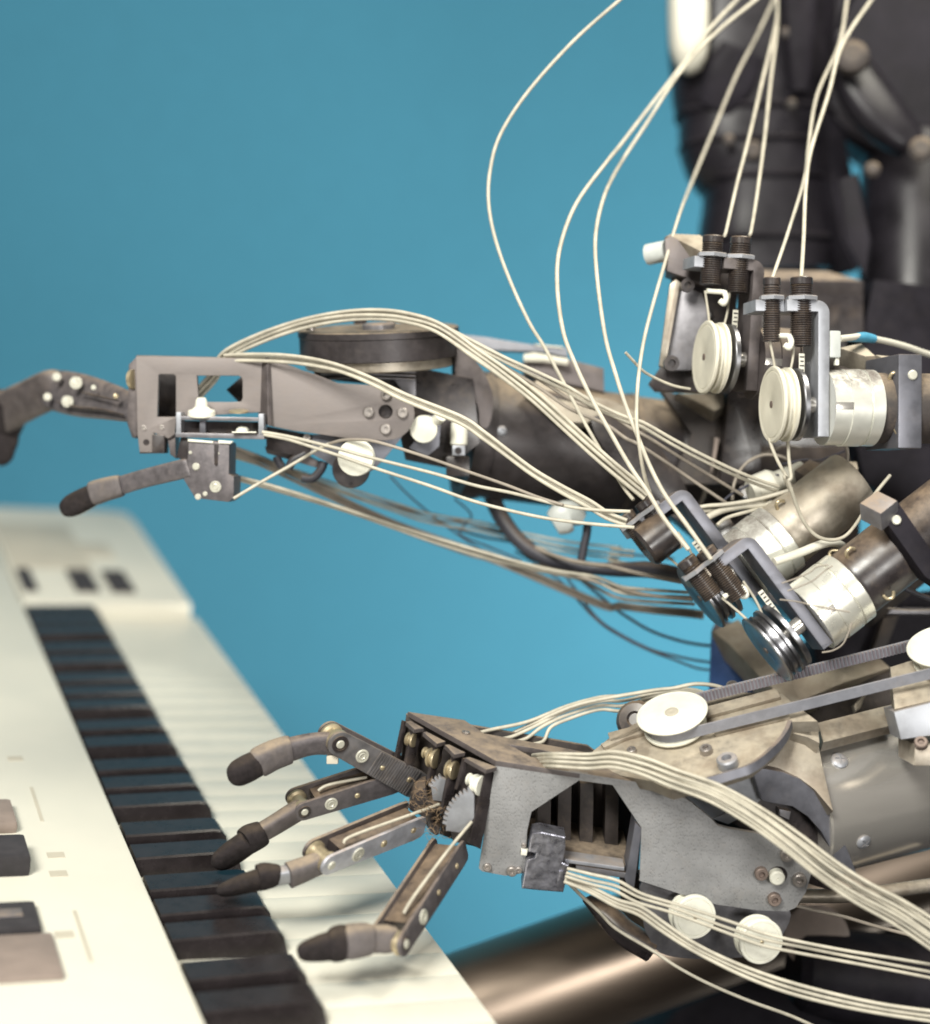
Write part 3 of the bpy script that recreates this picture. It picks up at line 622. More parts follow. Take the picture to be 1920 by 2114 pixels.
# ================================================================== torso columns at the upper right
TO = thing('robot_torso', 'dark blue-black robot torso with two upright columns and a white shell', 'robot body', W(1700, 1200, 2.3))
prof = ((-750, 300, 1240), (-150, 285, 1265), (250, 288, 1260), (450, 305, 1250), (560, 312, 1245), (640, 348, 1235), (700, 352, 1230), (860, 358, 1225), (930, 440, 1222), (1010, 478, 1228), (1100, 492, 1238), (1250, 488, 1255), (1400, 468, 1268), (1480, 490, 1272), (1620, 535, 1240))
obj('column', sweep([PW('F', (l+r)/2, y, 2.30) for y, l, r in prof], [(PR('F', (r-l)/2, 2.30), .075) for y, l, r in prof], 40, 5, sup=2.6, nrm=-FWD), 'gloss', TO)
for y, l, r, h in ((690, 350, 1232, .006), (880, 372, 1224, .005), (1090, 485, 1236, .004), (1440, 470, 1272, .006)):
    c0 = PW('F', (l+r)/2, y-18, 2.30); c1 = PW('F', (l+r)/2, y+18, 2.30); w = PR('F', (r-l)/2, 2.30)+.003
    obj('collar_band', sweep([c0, c0*.5+c1*.5, c1], [(w, .078), (w+.003, .081), (w, .078)], 40, 3, sup=2.6, nrm=-FWD), 'blacksoft', TO)
obj('front_spine', sweep([PW('F', 1060, y, 2.215) for y in (-120, 100, 330, 540)], [(.022, .014), (.022, .014), (.018, .014), (.012, .008)], 20, 4, sup=2.6, nrm=-FWD), 'blacksoft', TO)
obj('cheek_plate', sweep([PW('F', x, y, d) for x, y, d in ((720, 300, 2.222), (640, 480, 2.225), (560, 640, 2.235))], [(.030, .012), (.034, .012), (.022, .010)], 20, 4, sup=3, nrm=-FWD), 'blacksoft', TO)
for x, y in ((640, 830), (1010, 620), (980, 200)):
    obj('column_bolt', lathe(PW('F', x, y, 2.212), -FWD, [(0, 0), (0, .007), (.006, .007), (.008, .004), (.008, 0)], 20), 'darkdust', TO)
obj('white_shell', sweep([PW('F', 405, -500, 2.22), PW('F', 405, 150, 2.22), PW('F', 415, 350, 2.225), PW('F', 440, 420, 2.23)], [(PR('F', 118, 2.22), .03), (PR('F', 118, 2.22), .03), (PR('F', 95, 2.22), .025), (PR('F', 40, 2.22), .012)], 24, 6, sup=3), 'plastic', TO)
obj('sensor', lathe(PW('F', 780, 890, 2.225), -FWD, [(0, 0), (0, .012), (.006, .012), (.008, .009), (.008, 0)], 24), 'darkdust', TO)
obj('shoulder_disc', lathe(PW('F', 1850, 300, 2.30), CV(-.25, .05, -1).normalized(), [(-.05, 0), (-.05, .17), (.05, .17), (.06, .16), (.06, .125), (.045, .12), (.045, 0)], 72), 'blacksoft', TO)
obj('shoulder_rib', sweep([PW('F', 1290, 230, 2.2), PW('F', 1400, 480, 2.18), PW('F', 1560, 700, 2.17), PW('F', 1720, 860, 2.17)], [(.012, .02), (.03, .02), (.03, .02), (.02, .02)], 16, 6, sup=3), 'gloss', TO)
obj('shoulder_bolt', lathe(PW('F', 1370, 350, 2.14), CV(-.2, .2, -1).normalized(), [(0, 0), (0, .022), (.012, .020), (.016, .012), (.016, 0)], 24), 'darkdust', TO)
for x, y, r in ((1490, 1010, .010), (1780, 890, .016)):
    obj('shoulder_bolt', lathe(PW('F', x, y, 2.13), CV(-.2, .2, -1).normalized(), [(0, 0), (0, r), (.006, r), (.01, r*.6), (.01, 0)], 24), 'darkdust', TO)
u0 = PW('F', 1750, 860, 2.30); u1 = PW('D', 1730, 1000, 2.22)
obj('upper_arm_tube', lathe(u0, (u1-u0), [(0, 0), (0, .066), (.01, .072), (.36, .070), (.37, .067), (.37, 0)], 64), 'gloss', TO)
obj('upper_arm_fin', prism(Pl(PW('D', 1300, 100, 2.22), (.3, 0, .95)), px('F', (1215, 620), (1330, 800), (1400, 1150), (1440, 1560), (1400, 1602), (1300, 1400), (1250, 1100)), .1, bev=.004), 'blacksoft', TO)
obj('arm_panel', prism(Pl(PW('D', 1430, 200, 2.08), (-.3, .05, .95)), px('D', (1290, -200), (1400, -240), (1480, 150), (1450, 400), (1420, 330), (1330, 160)), .02, bev=.004), 'blacksoft', TO)
# dark boxes filling the middle distance
def slab(name, fr, pts, d, n, t, m, parent=TO, bev=.002): return obj(name, prism(Pl(PW(fr, *pts[0], d), n), px(fr, *pts), t, bev=bev), m, parent)
slab('chest_box', 'D', [(830, 385), (1440, 405), (1440, 720), (1340, 760), (1335, 1420), (600, 1420), (700, 800)], 2.0, (0, 0, 1), .12, 'black')
slab('chest_ledge', 'D', [(820, 330), (1230, 340), (1440, 400), (830, 388)], 2.01, (0, .8, .6), .03, 'anod')
slab('waist_box', 'D', [(1500, 390), (1900, 440), (1900, 1450), (1400, 1450), (1400, 860)], 2.02, (0, 0, 1), .12, 'blacksoft')
slab('waist_box', 'E', [(1400, 70), (1900, 60), (1900, 640), (1440, 260)], 1.98, (0, 0, 1), .1, 'blacksoft')
slab('hip_box', 'E', [(560, 60), (1330, 60), (1420, 330), (1420, 1000), (1100, 1080), (900, 980), (700, 760), (590, 640), (480, 520), (420, 300)], 1.99, (0, .1, 1), .1, 'black')
slab('hip_box', 'E', [(1380, 960), (1950, 900), (1950, 1480), (1200, 1500), (1150, 1250)], 1.93, (0, .1, 1), .1, 'blacksoft')
slab('hip_box', 'E', [(300, 470), (470, 400), (660, 640), (600, 760), (500, 640)], 1.83, (0, .1, 1), .03, 'black')
slab('hip_brace', 'E', [(1560, 1070), (1650, 1060), (1560, 1290), (1480, 1300)], 1.90, (0, .2, 1), .02, 'darkdust')
slab('hip_rod', 'E', [(1440, 1010), (1950, 1015), (1950, 1050), (1440, 1045)], 1.88, (0, .2, 1), .015, 'gunmetal')
slab('deck_beam', 'K', [(900, 130), (1330, 90), (1520, 40), (1600, 110), (1320, 200), (1010, 330), (960, 260), (800, 140)], 1.80, (0, .7, .7), .03, 'dusty')
slab('deck_beam', 'K', [(1000, 300), (1330, 200), (1600, 130), (1640, 560), (1160, 640)], 1.80, (0, .1, 1), .03, 'darkdust')
slab('deck_web', 'K', [(1380, 330), (1470, 240), (1420, 350), (1390, 370)], 1.74, (0, .3, 1), .01, 'dusty')
slab('blue_case', 'E', [(538, 1155), (640, 1230), (860, 1470), (1000, 1580), (520, 1580)], 1.86, (-.2, -.05, 1), .18, 'bluebox')
slab('blue_case_lid', 'E', [(545, 1150), (700, 1080), (1010, 1440), (1060, 1560), (1000, 1580), (860, 1455), (640, 1225)], 1.855, (-.1, .8, .6), .03, 'dusty')
slab('lower_body', 'L', [(1150, 540), (1950, 540), (1950, 1300), (480, 1300), (700, 1050), (1160, 860)], 2.15, (0, 0, 1), .15, 'blacksoft')
slab('spine_block', 'D', [(640, 260), (1180, 260), (1180, 460), (640, 460)], 2.29, (0, 0, 1), .12, 'blacksoft')
slab('lower_pipe', 'L', [(1540, 640), (1600, 640), (1640, 1300), (1560, 1300)], 2.12, (0, 0, 1), .03, 'blacksoft')
slab('lower_pipe', 'L', [(1640, 640), (1720, 640), (1780, 1300), (1680, 1300)], 2.12, (0, 0, 1), .03, 'blacksoft')
obj('amber_disc', lathe(PW('U', 1120, 660, 1.86), CV(-.3, .3, -.9).normalized(), [(0, 0), (0, .035), (.006, .035), (.008, .03), (.008, 0)], 40), 'tan', TO)
# mount plate behind the top-left motor
slab('mount_plate', 'D', [(275, 135), (300, 400), (230, 920), (165, 1010), (200, 1050), (640, 1060), (700, 400), (520, 250), (500, 160)], 1.80, (-.15, 0, 1), .02, 'black')
slab('mount_strip', 'D', [(292, 420), (330, 388), (358, 410), (268, 915), (228, 900)], 1.775, (-.1, 0, 1), .008, 'dusty')
slab('mount_web', 'D', [(330, 410), (480, 470), (540, 600), (420, 930), (270, 930)], 1.785, (-.15, 0, 1), .01, 'gunmetal')
slab('mount_block', 'D', [(265, 150), (300, 130), (530, 250), (520, 340), (500, 420), (270, 340)], 1.77, (-.1, .05, 1), .04, 'anod')
slab('mount_lid', 'D', [(262, 140), (300, 118), (470, 125), (545, 170), (525, 250), (300, 135)], 1.775, (-.1, .75, .65), .03, 'dusty')
obj('mount_roller', lathe(PW('D', 215, 235, 1.79), CV(.8, .1, -.5).normalized(), [(-.01, 0), (-.01, .011), (.012, .011), (.012, 0)], 24), 'clear', TO)
for x, y, r in ((300, 890, .008), (395, 430, .007)):
    obj('mount_bolt', lathe(PW('D', x, y, 1.765), -FWD, [(0, 0), (0, r), (.008, r), (.008, r*.5), (.004, r*.45), (.004, 0)], 24), 'black', TO)
# ================================================================== motor units: bracket, spool, threaded guides, geared motor
MU = 'spool motors with threaded cable guides'
def motor_unit(label, o, sx, sy, away, D_, bracket='lightgrey', spoolm='spoolwhite', a_len=.105, clampx=.117, tubes=((.0285, .122, .056, .0106), (-.001, .121, .060, .0084)), body='chrome', clamp=True, zt=(.016, .015), spring=False, topm='lightgrey', bodym='darkdust'):
    u, v = o; c = W(u, v, D_); k = math.sqrt(1-away*away)
    X = CV(sx[0]*k, sx[1]*k, away).normalized(); Y = CV(sy[0], sy[1], 0); Y = (Y-X*Y.dot(X)).normalized(); Z_ = X.cross(Y)
    if Z_.dot(FWD) > 0: Z_ = -Z_
    t = thing('spool_motor', label, 'motor', c, MU)
    def P(x, y, z=0): return c+X*x+Y*y+Z_*z
    Rs = .0368
    sp = obj('spool', lathe(P(0, 0), X, [(.0003, 0), (.0003, .0035), (0, .0042), (0, Rs*.86), (.0006, Rs*.875), (0, Rs*.89), (0, Rs*.97), (.001, Rs), (.003, Rs), (.0042, Rs*.86), (.0065, Rs*.84), (.0072, Rs*.93), (.0085, Rs*.93), (.0095, Rs*.85), (.0125, Rs*.86), (.0135, Rs*.97), (.0165, Rs*.97), (.0175, Rs*.9), (.0175, 0)], 72), spoolm, t)
    obj('hub', lathe(P(-.0005, 0), X, [(0, 0), (0, .0034), (.004, .0034), (.004, 0)], 20), 'rust', sp)
    obj('rear_disc', lathe(P(.0215, 0), X, [(0, 0), (0, Rs*.93), (.001, Rs*.95), (.005, Rs*.95), (.006, Rs*.9), (.006, 0)], 64), 'mirror', t)
    obj('shaft', lathe(P(.017, 0), X, [(0, 0), (0, .008), (.035, .008), (.035, 0)], 24), 'steel', t)
    # L-shaped bracket: thick leg beside the motor, top plate over the spool
    rc = .012
    plb = PlW(P(0, 0, .012), Z_)
    q = lambda x, y: plb.to2(P(x, y, .012))
    arc = [q(.054-rc+rc*math.cos(math.radians(a)), .0995-rc+rc*math.sin(math.radians(a))) for a in range(0, 91, 15)]
    out = [q(.054, -.031)]+arc+[q(.011, .0995), q(.011, .0885), q(.0425, .0885), q(.0425, -.031)]
    obj('bracket', prism2(plb, out, 0, -.040, bev=.0007), bracket, t)
    pl2 = plb.off(-.006)
    obj('guide_shelf', prism2(pl2, [q(-.018, .0995), q(.0108, .0995), q(.0108, .0885), q(-.018, .0885)], 0, -.036, bev=.0007), topm, t)
    for (tx, y1, y0, r), z in zip(tubes, zt):
        n = int((y1-y0)/.0022); pr = [(0, 0), (0, r*.9)]
        for i in range(n): pr += [(.0022*i+.0004, r), (.0022*i+.0011, r), (.0022*i+.0016, r*.84)]
        L_ = y1-y0; pr = [p for p in pr if p[0] < L_-.008] + [(L_-.0075, r*.84), (L_-.007, r), (L_-.001, r), (L_, r*.93), (L_, r*.5), (L_-.004, r*.4), (L_-.004, 0)]
        obj('threaded_guide', lathe(P(tx, y0, z-.012), Y, pr, 28), 'black', t)
        obj('lock_nut', lathe(P(tx, .0996, z-.012), Y, [(0, 0), (0, r*1.5), (.0035, r*1.5), (.0042, r*1.4), (.0042, 0)], 6), 'lightgrey', t)
    obj('cross_pin', lathe(P(-.003, .0655, .006), X, [(0, 0), (0, .0026), (.018, .0026), (.018, 0)], 16), 'white', t)
    obj('hook', sweep([P(.015, .066, .006), P(.017, .060, .008), P(.015, .054, .008), P(.011, .057, .006)], .003, 10, 5), 'white', t)
    for x_, x2 in ((-.004, .004), (.022, .018)):
        obj('spool_wire', sweep([P(x_, .066, .003), P((x_+x2)/2+.001, .045, .002), P(x2, Rs*.8, .001)], .0013, 8, 4), 'cable', t)
    obj('scale_strip', boxm(P(.029, .033, .004), X*.0028, Y*.016, Z_*.0006, .0003), 'plastic', t)
    for i in range(7): obj('scale_mark', boxm(P(.029, .0205+i*.0042, .0049), X*(.0016 if i % 2 else .0022), Y*.0006, Z_*.0002, 0), 'button', t)
    # geared motor
    R_ = .0365; x0 = .0545
    obj('motor_case', lathe(P(x0, -.002, -.008), X, [(0, 0), (0, R_), (.017, R_), (.0172, R_*1.015), (.0175, R_*1.03), (.036, R_*1.03), (.0365, R_*1.0), (.038, R_*.98), (.0385, R_*1.02), (.050, R_*1.02), (.051, R_*.97), (.051, 0)], 72), body, t)
    obj('motor_body', lathe(P(x0+.0512, -.002, -.008), X, [(0, 0), (0, R_*.9), (.004, R_*.94), (a_len, R_*.94), (a_len+.004, R_*.9), (a_len+.004, 0)], 64), bodym, t)
    obj('case_slot', boxm(P(x0+.009, -.002, -.008)+Z_*(R_+.0002), X*.009, Y*.0035, Z_*.0006, .0003), 'steel', t)
    for ang, xx in ((.9, .060), (-.7, .064), (2.2, .058)):
        ct = P(x0+xx, -.002, -.008)+Y*math.sin(ang)*R_*.93+Z_*math.cos(ang)*R_*.93; nn = (Y*math.sin(ang)+Z_*math.cos(ang))
        obj('terminal', sweep([ct-nn*.004, ct+nn*.006, ct+nn*.008+X*.005, ct+nn*.004+X*.009], .0018, 8, 4), 'brass', t)
    if clamp:
        obj('clamp_block', boxm(P(x0+clampx-.0545+.012, -.002+.005, -.012), X*.012, Y*.045, Z_*.040, .0015), 'bluegrey' if bracket == 'lightgrey' else 'blacksoft', t)
        put('pin', 'clamp_pin', t, P(x0+clampx-.0545+.014, .028, .0281), Z_, .0048)
    return t, P, X, Y, Z_
U2 = motor_unit('right-hand upper spool motor with grey bracket and clean silver case', p1('D', 893, 1130), (1, .0), (.055, 1), .17, 1.655)
U1 = motor_unit('white spool motor farthest up and left, beside the blue wall', p1('D', 495, 850), (.97, -.05), (.20, .98), .19, 1.73, bracket='anod', clamp=False, a_len=.02, body='anod', tubes=((.030, .122, .066, .0105), (.001, .121, .072, .0105)))
U4 = motor_unit('tilted lower spool motor with black bracket leg over the drive belt', p1('E', 862, 1268), (.80, .60), (-.60, .80), .09, 1.64, bracket='bluegrey', spoolm='mirror', clamp=False, bodym='black', body='nickel', a_len=.125, tubes=((.010, .112, .056, .0100), (-.010, .116, .072, .0100)), topm='dusty')
U3 = motor_unit('tilted spool motor half hidden behind crossing cables', p1('E', 470, 960), (.80, .60), (-.60, .80), .09, 1.715, bracket='bluegrey', spoolm='mirror', clamp=False, a_len=.09, tubes=((.012, .112, .072, .0095), (-.010, .112, .072, .0095)), topm='lightgrey', bodym='dusty')
t, P, X, Y, Z_ = U3
obj('guide_drum', lathe(P(-.016, .074, .004), X, [(0, 0), (0, .019), (.003, .022), (.03, .022), (.032, .02), (.032, 0)], 32), 'black', t)
t, P, X, Y, Z_ = U2
obj('sensor_plug', boxm(P(.0605, .058, .002), X*.006, Y*.013, Z_*.008, .002), 'clear', t)
obj('plug_tip', boxm(P(.064, .044, .004), X*.002, Y*.006, Z_*.003, .0008), 'white', t)
for pts, d, m in (([(560, 520), (640, 470), (700, 560), (620, 620)], 1.76, 'black'), ([(900, 760), (990, 700), (1050, 790), (960, 860)], 1.74, 'darkdust'),
                  ([(1150, 330), (1260, 300), (1290, 400), (1180, 430)], 1.77, 'anod'), ([(700, 300), (800, 260), (840, 340), (740, 390)], 1.79, 'black'), ([(1040, 880), (1100, 840), (1140, 900), (1080, 940)], 1.72, 'gunmetal')):
    slab('strap_bracket', 'E', pts, d, (-.2, .3, .93), .025, m)
# extra arm lugs on the right-hand side
slab('arm_clamp', 'E', [(1415, 395), (1540, 460), (1640, 380), (1520, 320)], 1.615, (-.2, .8, .6), .02, 'gunmetal', TO)
slab('arm_clamp', 'E', [(1540, 462), (1640, 382), (1900, 760), (1900, 900), (1800, 830)], 1.612, (.1, .1, 1), .02, 'blacksoft', TO)
put('pin', 'clamp_pin', TO, PW('E', 1632, 497, 1.612), CV(0, .1, -1), .0045)
obj('motor_tail', lathe(PW('E', 1750, 620, 1.84), CV(.78, .58, .2).normalized(), [(-.1, 0), (-.1, .040), (.06, .040), (.06, 0)], 48), 'darkdust', TO)
slab('top_cover', 'M', [(860, 490), (1100, 440), (1250, 575), (1140, 580)], 1.74, (-.1, .8, .55), .02, 'dusty', TO)
slab('top_cover', 'M', [(1235, 560), (1560, 590), (1670, 650), (1450, 655)], 1.73, (-.1, .8, .55), .02, 'dusty', TO)
slab('side_block', 'M', [(745, 600), (1240, 590), (1450, 660), (1400, 1000), (760, 900)], 1.78, (0, .1, 1), .05, 'darkdust', TO)
slab('small_lug', 'E', [(1030, 200), (1120, 135), (1215, 170), (1150, 255), (1130, 265)], 1.76, (-.1, .7, .7), .02, 'anod', TO)
slab('small_lug', 'E', [(1090, 225), (1160, 170), (1205, 180), (1200, 210), (1135, 260)], 1.755, (-.1, .7, .7), .004, 'plastic', TO)
slab('small_lug', 'E', [(1215, 150), (1400, 148), (1410, 195), (1320, 210)], 1.78, (0, .7, .7), .02, 'dusty', TO)
obj('lug_roller', lathe(PW('E', 830, 310, 1.77), CV(.9, .35, .2).normalized(), [(-.012, 0), (-.012, .012), (-.006, .016), (.012, .016), (.02, .011), (.05, .011), (.05, 0)], 32), 'plastic', TO)

# ================================================================== upper arm and hand
UA = thing('robot_manipulator', 'upper robot arm stretched out to the left above the keyboard', 'robot arm', W(1420, 850, 1.95), 'robot arms')
UD = 1.765
PH = Pl(PW('S', 900, 500, UD), (-.05, -.05, 1))
framep = px('S', (278, 160), (900, 172), (1530, 186), (1500, 420), (1495, 690), (1200, 705), (660, 745), (645, 900), (585, 940), (445, 885), (432, 1068), (312, 1072), (292, 900))
hf = obj('hand_frame', prism(PH, framep, .006, holes=[px('S', (478, 735), (490, 345), (505, 330), (635, 332), (655, 350), (655, 735)), px('S', (852, 345), (1245, 345), (1275, 360), (1285, 390), (1285, 560), (1270, 590), (1235, 592), (1150, 595), (870, 592))]), 'brushed', UA)
obj('frame_edge', prism(PH.off(-.006), px('S', (210, 240), (285, 165), (300, 900), (270, 930), (195, 800)), .03), 'anod', UA)
obj('frame_rear', prism(PH.off(-.055), px('S', (230, 250), (850, 300), (850, 340), (700, 620), (680, 760), (300, 900)), .006), 'black', UA)
obj('frame_rear', prism(PH.off(-.045), px('S', (1130, 480), (1300, 330), (1520, 300), (1500, 700), (1300, 650)), .006), 'black', UA)
obj('frame_top', prism(Pl(PW('S', 900, 180, UD), (0, .97, .2)), px('S', (285, 152), (1500, 180), (1530, 186), (900, 173), (278, 161)), .003, bev=.0003), 'anod', UA)
for x, y in ((352, 840), (522, 835)): hw('cap', 'screw', hf, PH, 'S', x, y, 24, squash=.4)
hw('dark', 'hole_plug', hf, PH, 'S', 375, 975, 30, squash=.4)
obj('frame_foot', prism(PH.off(.003), px('S', (432, 900), (545, 910), (545, 1080), (310, 1082), (312, 1066), (430, 1062)), .02), 'black', UA)
obj('frame_foot', prism(PH.off(-.004), px('S', (575, 930), (650, 900), (655, 1130), (600, 1090)), .02), 'anod', UA)
obj('index_lug', prism(PH.off(-.02), px('S', (190, 780), (285, 800), (285, 940), (240, 930)), .02), 'anod', UA)
obj('index_pulley', lathe(PW('S', 235, 380, UD+.01), CV(.9, 0, -.4).normalized(), [(0, 0), (0, .010), (.004, .010), (.004, 0)], 24), 'brass', UA)
# rail cage
cg = hub('rail_cage', UA, PW('S', 1050, 800, UD))
def bar(m, fr, a, b, w, h, t, pl, parent, name='rail'):
    A_ = pl.at(*p1(fr, *a), h); B_ = pl.at(*p1(fr, *b), h); d = B_-A_; y = pl.n.cross(d.normalized()); d_ = (A_-CAM).dot(FWD)
    return obj(name, boxm((A_+B_)/2-pl.n*t/2, d/2, y*PR(fr, w, d_)/2, pl.n*t/2, .0006), m, parent)
bar('gunmetal', 'S', (650, 745), (1440, 760), 38, .022, .022, PH, cg)
bar('gunmetal', 'S', (650, 905), (1490, 925), 46, .022, .022, PH, cg)
bar('lightgrey', 'S', (680, 690), (680, 900), 46, .0226, .02, PH, cg, 'rail_post')
bar('lightgrey', 'S', (1460, 705), (1460, 905), 50, .0226, .02, PH, cg, 'rail_post')
bar('black', 'S', (690, 830), (1440, 845), 120, .006, .012, PH, cg, 'rail_back')
bar('bluegrey', 'S', (905, 770), (905, 885), 55, .018, .01, PH, cg, 'rail_divider')
def cone(x, y, prof, D_, name='spool_cone', m='white', parent=UA, ax=None):
    ax = ax or CV(0.02, 1, -.25).normalized()
    return obj(name, lathe(PW('S', x, y, D_), ax, [(PR('S', a, D_), PR('S', b, D_)) for a, b in prof], 36), m, parent)
cone(898, 725, [(0, 0), (0, 128), (10, 132), (48, 126), (62, 90), (90, 60), (150, 52), (170, 40), (170, 0)], UD-.012)
cone(1250, 690, [(0, 0), (0, 90), (14, 92), (18, 60), (30, 0)], UD-.012, m='brass')
cone(1285, 872, [(0, 0), (0, 64), (20, 62), (42, 40), (52, 0)], UD-.010)
obj('spool_cone_plate', boxm(PW('S', 1305, 882, UD-.022), RIGHT*PR('S', 112, UD), UP*.0006, FWD*.006, 0), 'white', UA)
# thumb block
th = hub('thumb', UA, PW('S', 970, 1250, UD-.02))
PTh = Pl(PW('S', 970, 1250, UD-.018), (-.1, -.05, 1))
obj('thumb_block', prism(PTh, px('S', (775, 955), (1000, 960), (1160, 985), (1155, 1275), (1203, 1300), (1202, 1500), (1150, 1540), (835, 1502), (790, 1430), (728, 1330), (762, 1130)), .03, bev=.0015), 'fplate', th)
obj('thumb_side', prism(PTh.off(-.004), px('S', (700, 930), (780, 950), (770, 1130), (735, 1150), (660, 1120)), .02), 'black', th)
obj('thumb_clip', prism(PTh.off(.002), px('S', (768, 945), (1005, 965), (1005, 985), (768, 968)), .004, bev=.0003), 'white', th)
obj('thumb_clip', prism(PTh.off(.002), px('S', (1055, 955), (1195, 965), (1170, 990), (1058, 985)), .004, bev=.0003), 'white', th)
obj('thumb_groove', prism(PTh.off(.001), px('S', (1015, 985), (1055, 990), (1050, 1190), (1030, 1200), (1018, 1180)), .003, bev=.0003), 'black', th)
for k, x, y, r in (('pin', 846, 1205, 36), ('ring', 1030, 1395, 55), ('pin', 792, 1072, 17), ('pin', 932, 1462, 23), ('pin', 865, 1490, 30), ('pin', 1060, 1080, 9)): hw(k, 'rivet', th, PTh, 'S', x, y, r)
d0 = UD-.025
def limb(parts, parent, fr, nv):
    for nm_, m, pts, flat in parts:
        obj(nm_, sweep([PW(fr, x, y, d) for x, y, d, r in pts], [(PR(fr, r, d), PR(fr, r, d)*flat) for x, y, d, r in pts], 20, 5, sup=3.2 if nm_ != 'fingertip' else 2.5, nrm=nv), m, parent)
limb([('link', 'fplate', [(1110, 1045, d0+.012, 52), (1085, 1052, d0+.012, 58), (850, 1110, d0+.03, 55), (670, 1165, d0+.045, 55)], .35),
      ('sleeve', 'sleeve', [(720, 1150, d0+.042, 58), (700, 1155, d0+.043, 66), (620, 1175, d0+.05, 70), (560, 1195, d0+.055, 72), (545, 1200, d0+.056, 64)], .7),
      ('fingertip', 'rubber', tip([(600, 1180, d0+.052), (365, 1300, d0+.075)], 68, 66), .75)], th, 'A', -FWD)
# index finger of the upper hand, out of focus at the left edge
ix = hub('finger', UA, PW('A', 760, 690, UD+.03), 'blurred upper finger curling down out of the left edge')
limb([('link', 'fplate', [(800, 690, UD+.02, 70), (770, 690, UD+.03, 88), (640, 655, UD+.06, 110), (480, 620, UD+.10, 128), (340, 590, UD+.13, 122), (300, 580, UD+.14, 100)], .3),
      ('link', 'anod', [(350, 575, UD+.135, 90), (310, 580, UD+.14, 115), (180, 640, UD+.165, 115), (60, 700, UD+.19, 118), (0, 740, UD+.20, 118)], .45),
      ('fingertip', 'rubber', [(60, 660, UD+.19, 110), (20, 720, UD+.20, 140), (-20, 820, UD+.21, 140), (-10, 930, UD+.21, 115), (10, 1000, UD+.21, 70), (15, 1035, UD+.21, 15)], .6)], ix, 'A', CV(.25, 0, -1).normalized())
limb([('finger_groove', 'black', [(730, 735, UD+.02, 5), (600, 705, UD+.045, 9), (450, 690, UD+.08, 9), (330, 655, UD+.105, 4)], .8), ('finger_groove', 'black', [(700, 650, UD+.02, 4), (560, 620, UD+.055, 7), (480, 600, UD+.075, 4)], .8)], ix, 'A', CV(.25, 0, -1).normalized())
for k, x, y, r, dd in (('pin', 335, 510, 26, .118), ('ring', 448, 545, 36, .092), ('ring', 398, 655, 34, .100), ('pin', 280, 628, 24, .122), ('pin', 552, 572, 15, .066), ('slot', 684, 622, 16, .034)):
    put(k, 'rivet', ix, PW('A', x, y, UD+dd-.012), CV(.25, 0, -1).normalized(), PR('A', r, UD+.1))
# wrist plate with four cap screws
PWp = Pl(PW('B', 900, 680, UD-.005), (.03, -.05, 1))
wpl = px('B', (432, 392), (520, 420), (640, 470), (715, 492), (850, 546), (1100, 562), (1160, 566)) + [(p1('B', 1150+155*math.cos(math.radians(t)), 725-158*math.sin(math.radians(t)))) for t in range(75, -90, -15)] + px('B', (1130, 885), (960, 880), (700, 842), (590, 828), (440, 797))
wp_ = obj('wrist_plate', prism(PWp, wpl, .006, holes=[[p1('B', 1133+42*math.cos(math.radians(t)), 715-42*math.sin(math.radians(t))) for t in range(0, 360, 24)]], bev=.0008), 'brushed', UA)
obj('plate_bend', prism(Pl(PW('B', 400, 600, UD-.004), (-.8, 0, .6)), px('B', (385, 420), (432, 392), (440, 798), (380, 760)), .004), 'anod', UA)
for x, y in ((1135, 616), (1033, 719), (1233, 722), (1133, 819)): hw('cap', 'screw', wp_, PWp, 'B', x, y, 31, squash=.8)
hw('dark', 'pivot', UA, PWp.off(-.007), 'B', 1133, 715, 44, squash=.2)
# drum on top of the wrist
dax = CV(-.03, 1, -.17).normalized(); Dd = 1.83; c_ = PW('B', 1097, 392, Dd); q = lambda v: PR('B', v, Dd)
obj('wrist_drum', lathe(c_, dax, [(q(0), 0), (q(0), q(462)), (q(5), q(468)), (q(128), q(468)), (q(132), q(474)), (q(166), q(474)), (q(172), q(466)), (q(172), q(390)), (q(164), q(380)), (q(164), 0)], 96), 'armdark', UA)
obj('drum_ring', lathe(c_-dax*q(58), dax, [(q(0), 0), (q(0), q(432)), (q(6), q(438)), (q(57), q(440)), (q(57), 0)], 80), 'dusty', UA)
obj('drum_hub', lathe(c_+dax*q(164), dax, [(0, 0), (0, q(95)), (q(28), q(95)), (q(40), q(70)), (q(40), 0)], 32), 'gunmetal', UA)
obj('drum_boss', lathe(PW('B', 985, 195, Dd+.02), dax, [(0, 0), (0, q(40)), (q(30), q(40)), (q(30), 0)], 20), 'black', UA)
for x, y, d in ((692, 222, Dd-.04), (1490, 262, Dd-.03), (1165, 195, Dd)): put('cap', 'screw', UA, PW('B', x, y+12, d), dax, q(28))
Pm = Pl(PW('B', 1000, 500, 1.81), (0, -.05, 1))
obj('drum_underside', prism(Pm, px('B', (700, 455), (1330, 455), (1650, 520), (1690, 900), (1500, 1050), (1250, 1000), (1150, 560), (720, 520)), .05), 'black', UA)
for i, y in enumerate((470, 492, 514)):
    obj('drum_fin', sweep([PW('B', 700+50*i, y-8+8*i, 1.795), PW('B', 1000, y, 1.785), PW('B', 1310, y+12, 1.79)], .0012, 8, 4), 'gunmetal', UA)
obj('side_tab', prism(Pm.off(.012), px('B', (1180, 520), (1312, 516), (1312, 640), (1280, 640), (1230, 590)), .004), 'gunmetal', UA)
obj('fork_yoke', prism(Pl(PW('B', 1650, 560, 1.815), (.1, 0, 1)), smoothpoly(px('B', (1550, 325), (1640, 385), (1720, 490), (1772, 640), (1745, 800), (1690, 800), (1682, 700), (1640, 610), (1560, 540), (1540, 430)), 3), .035, bev=.001), 'anod', UA)
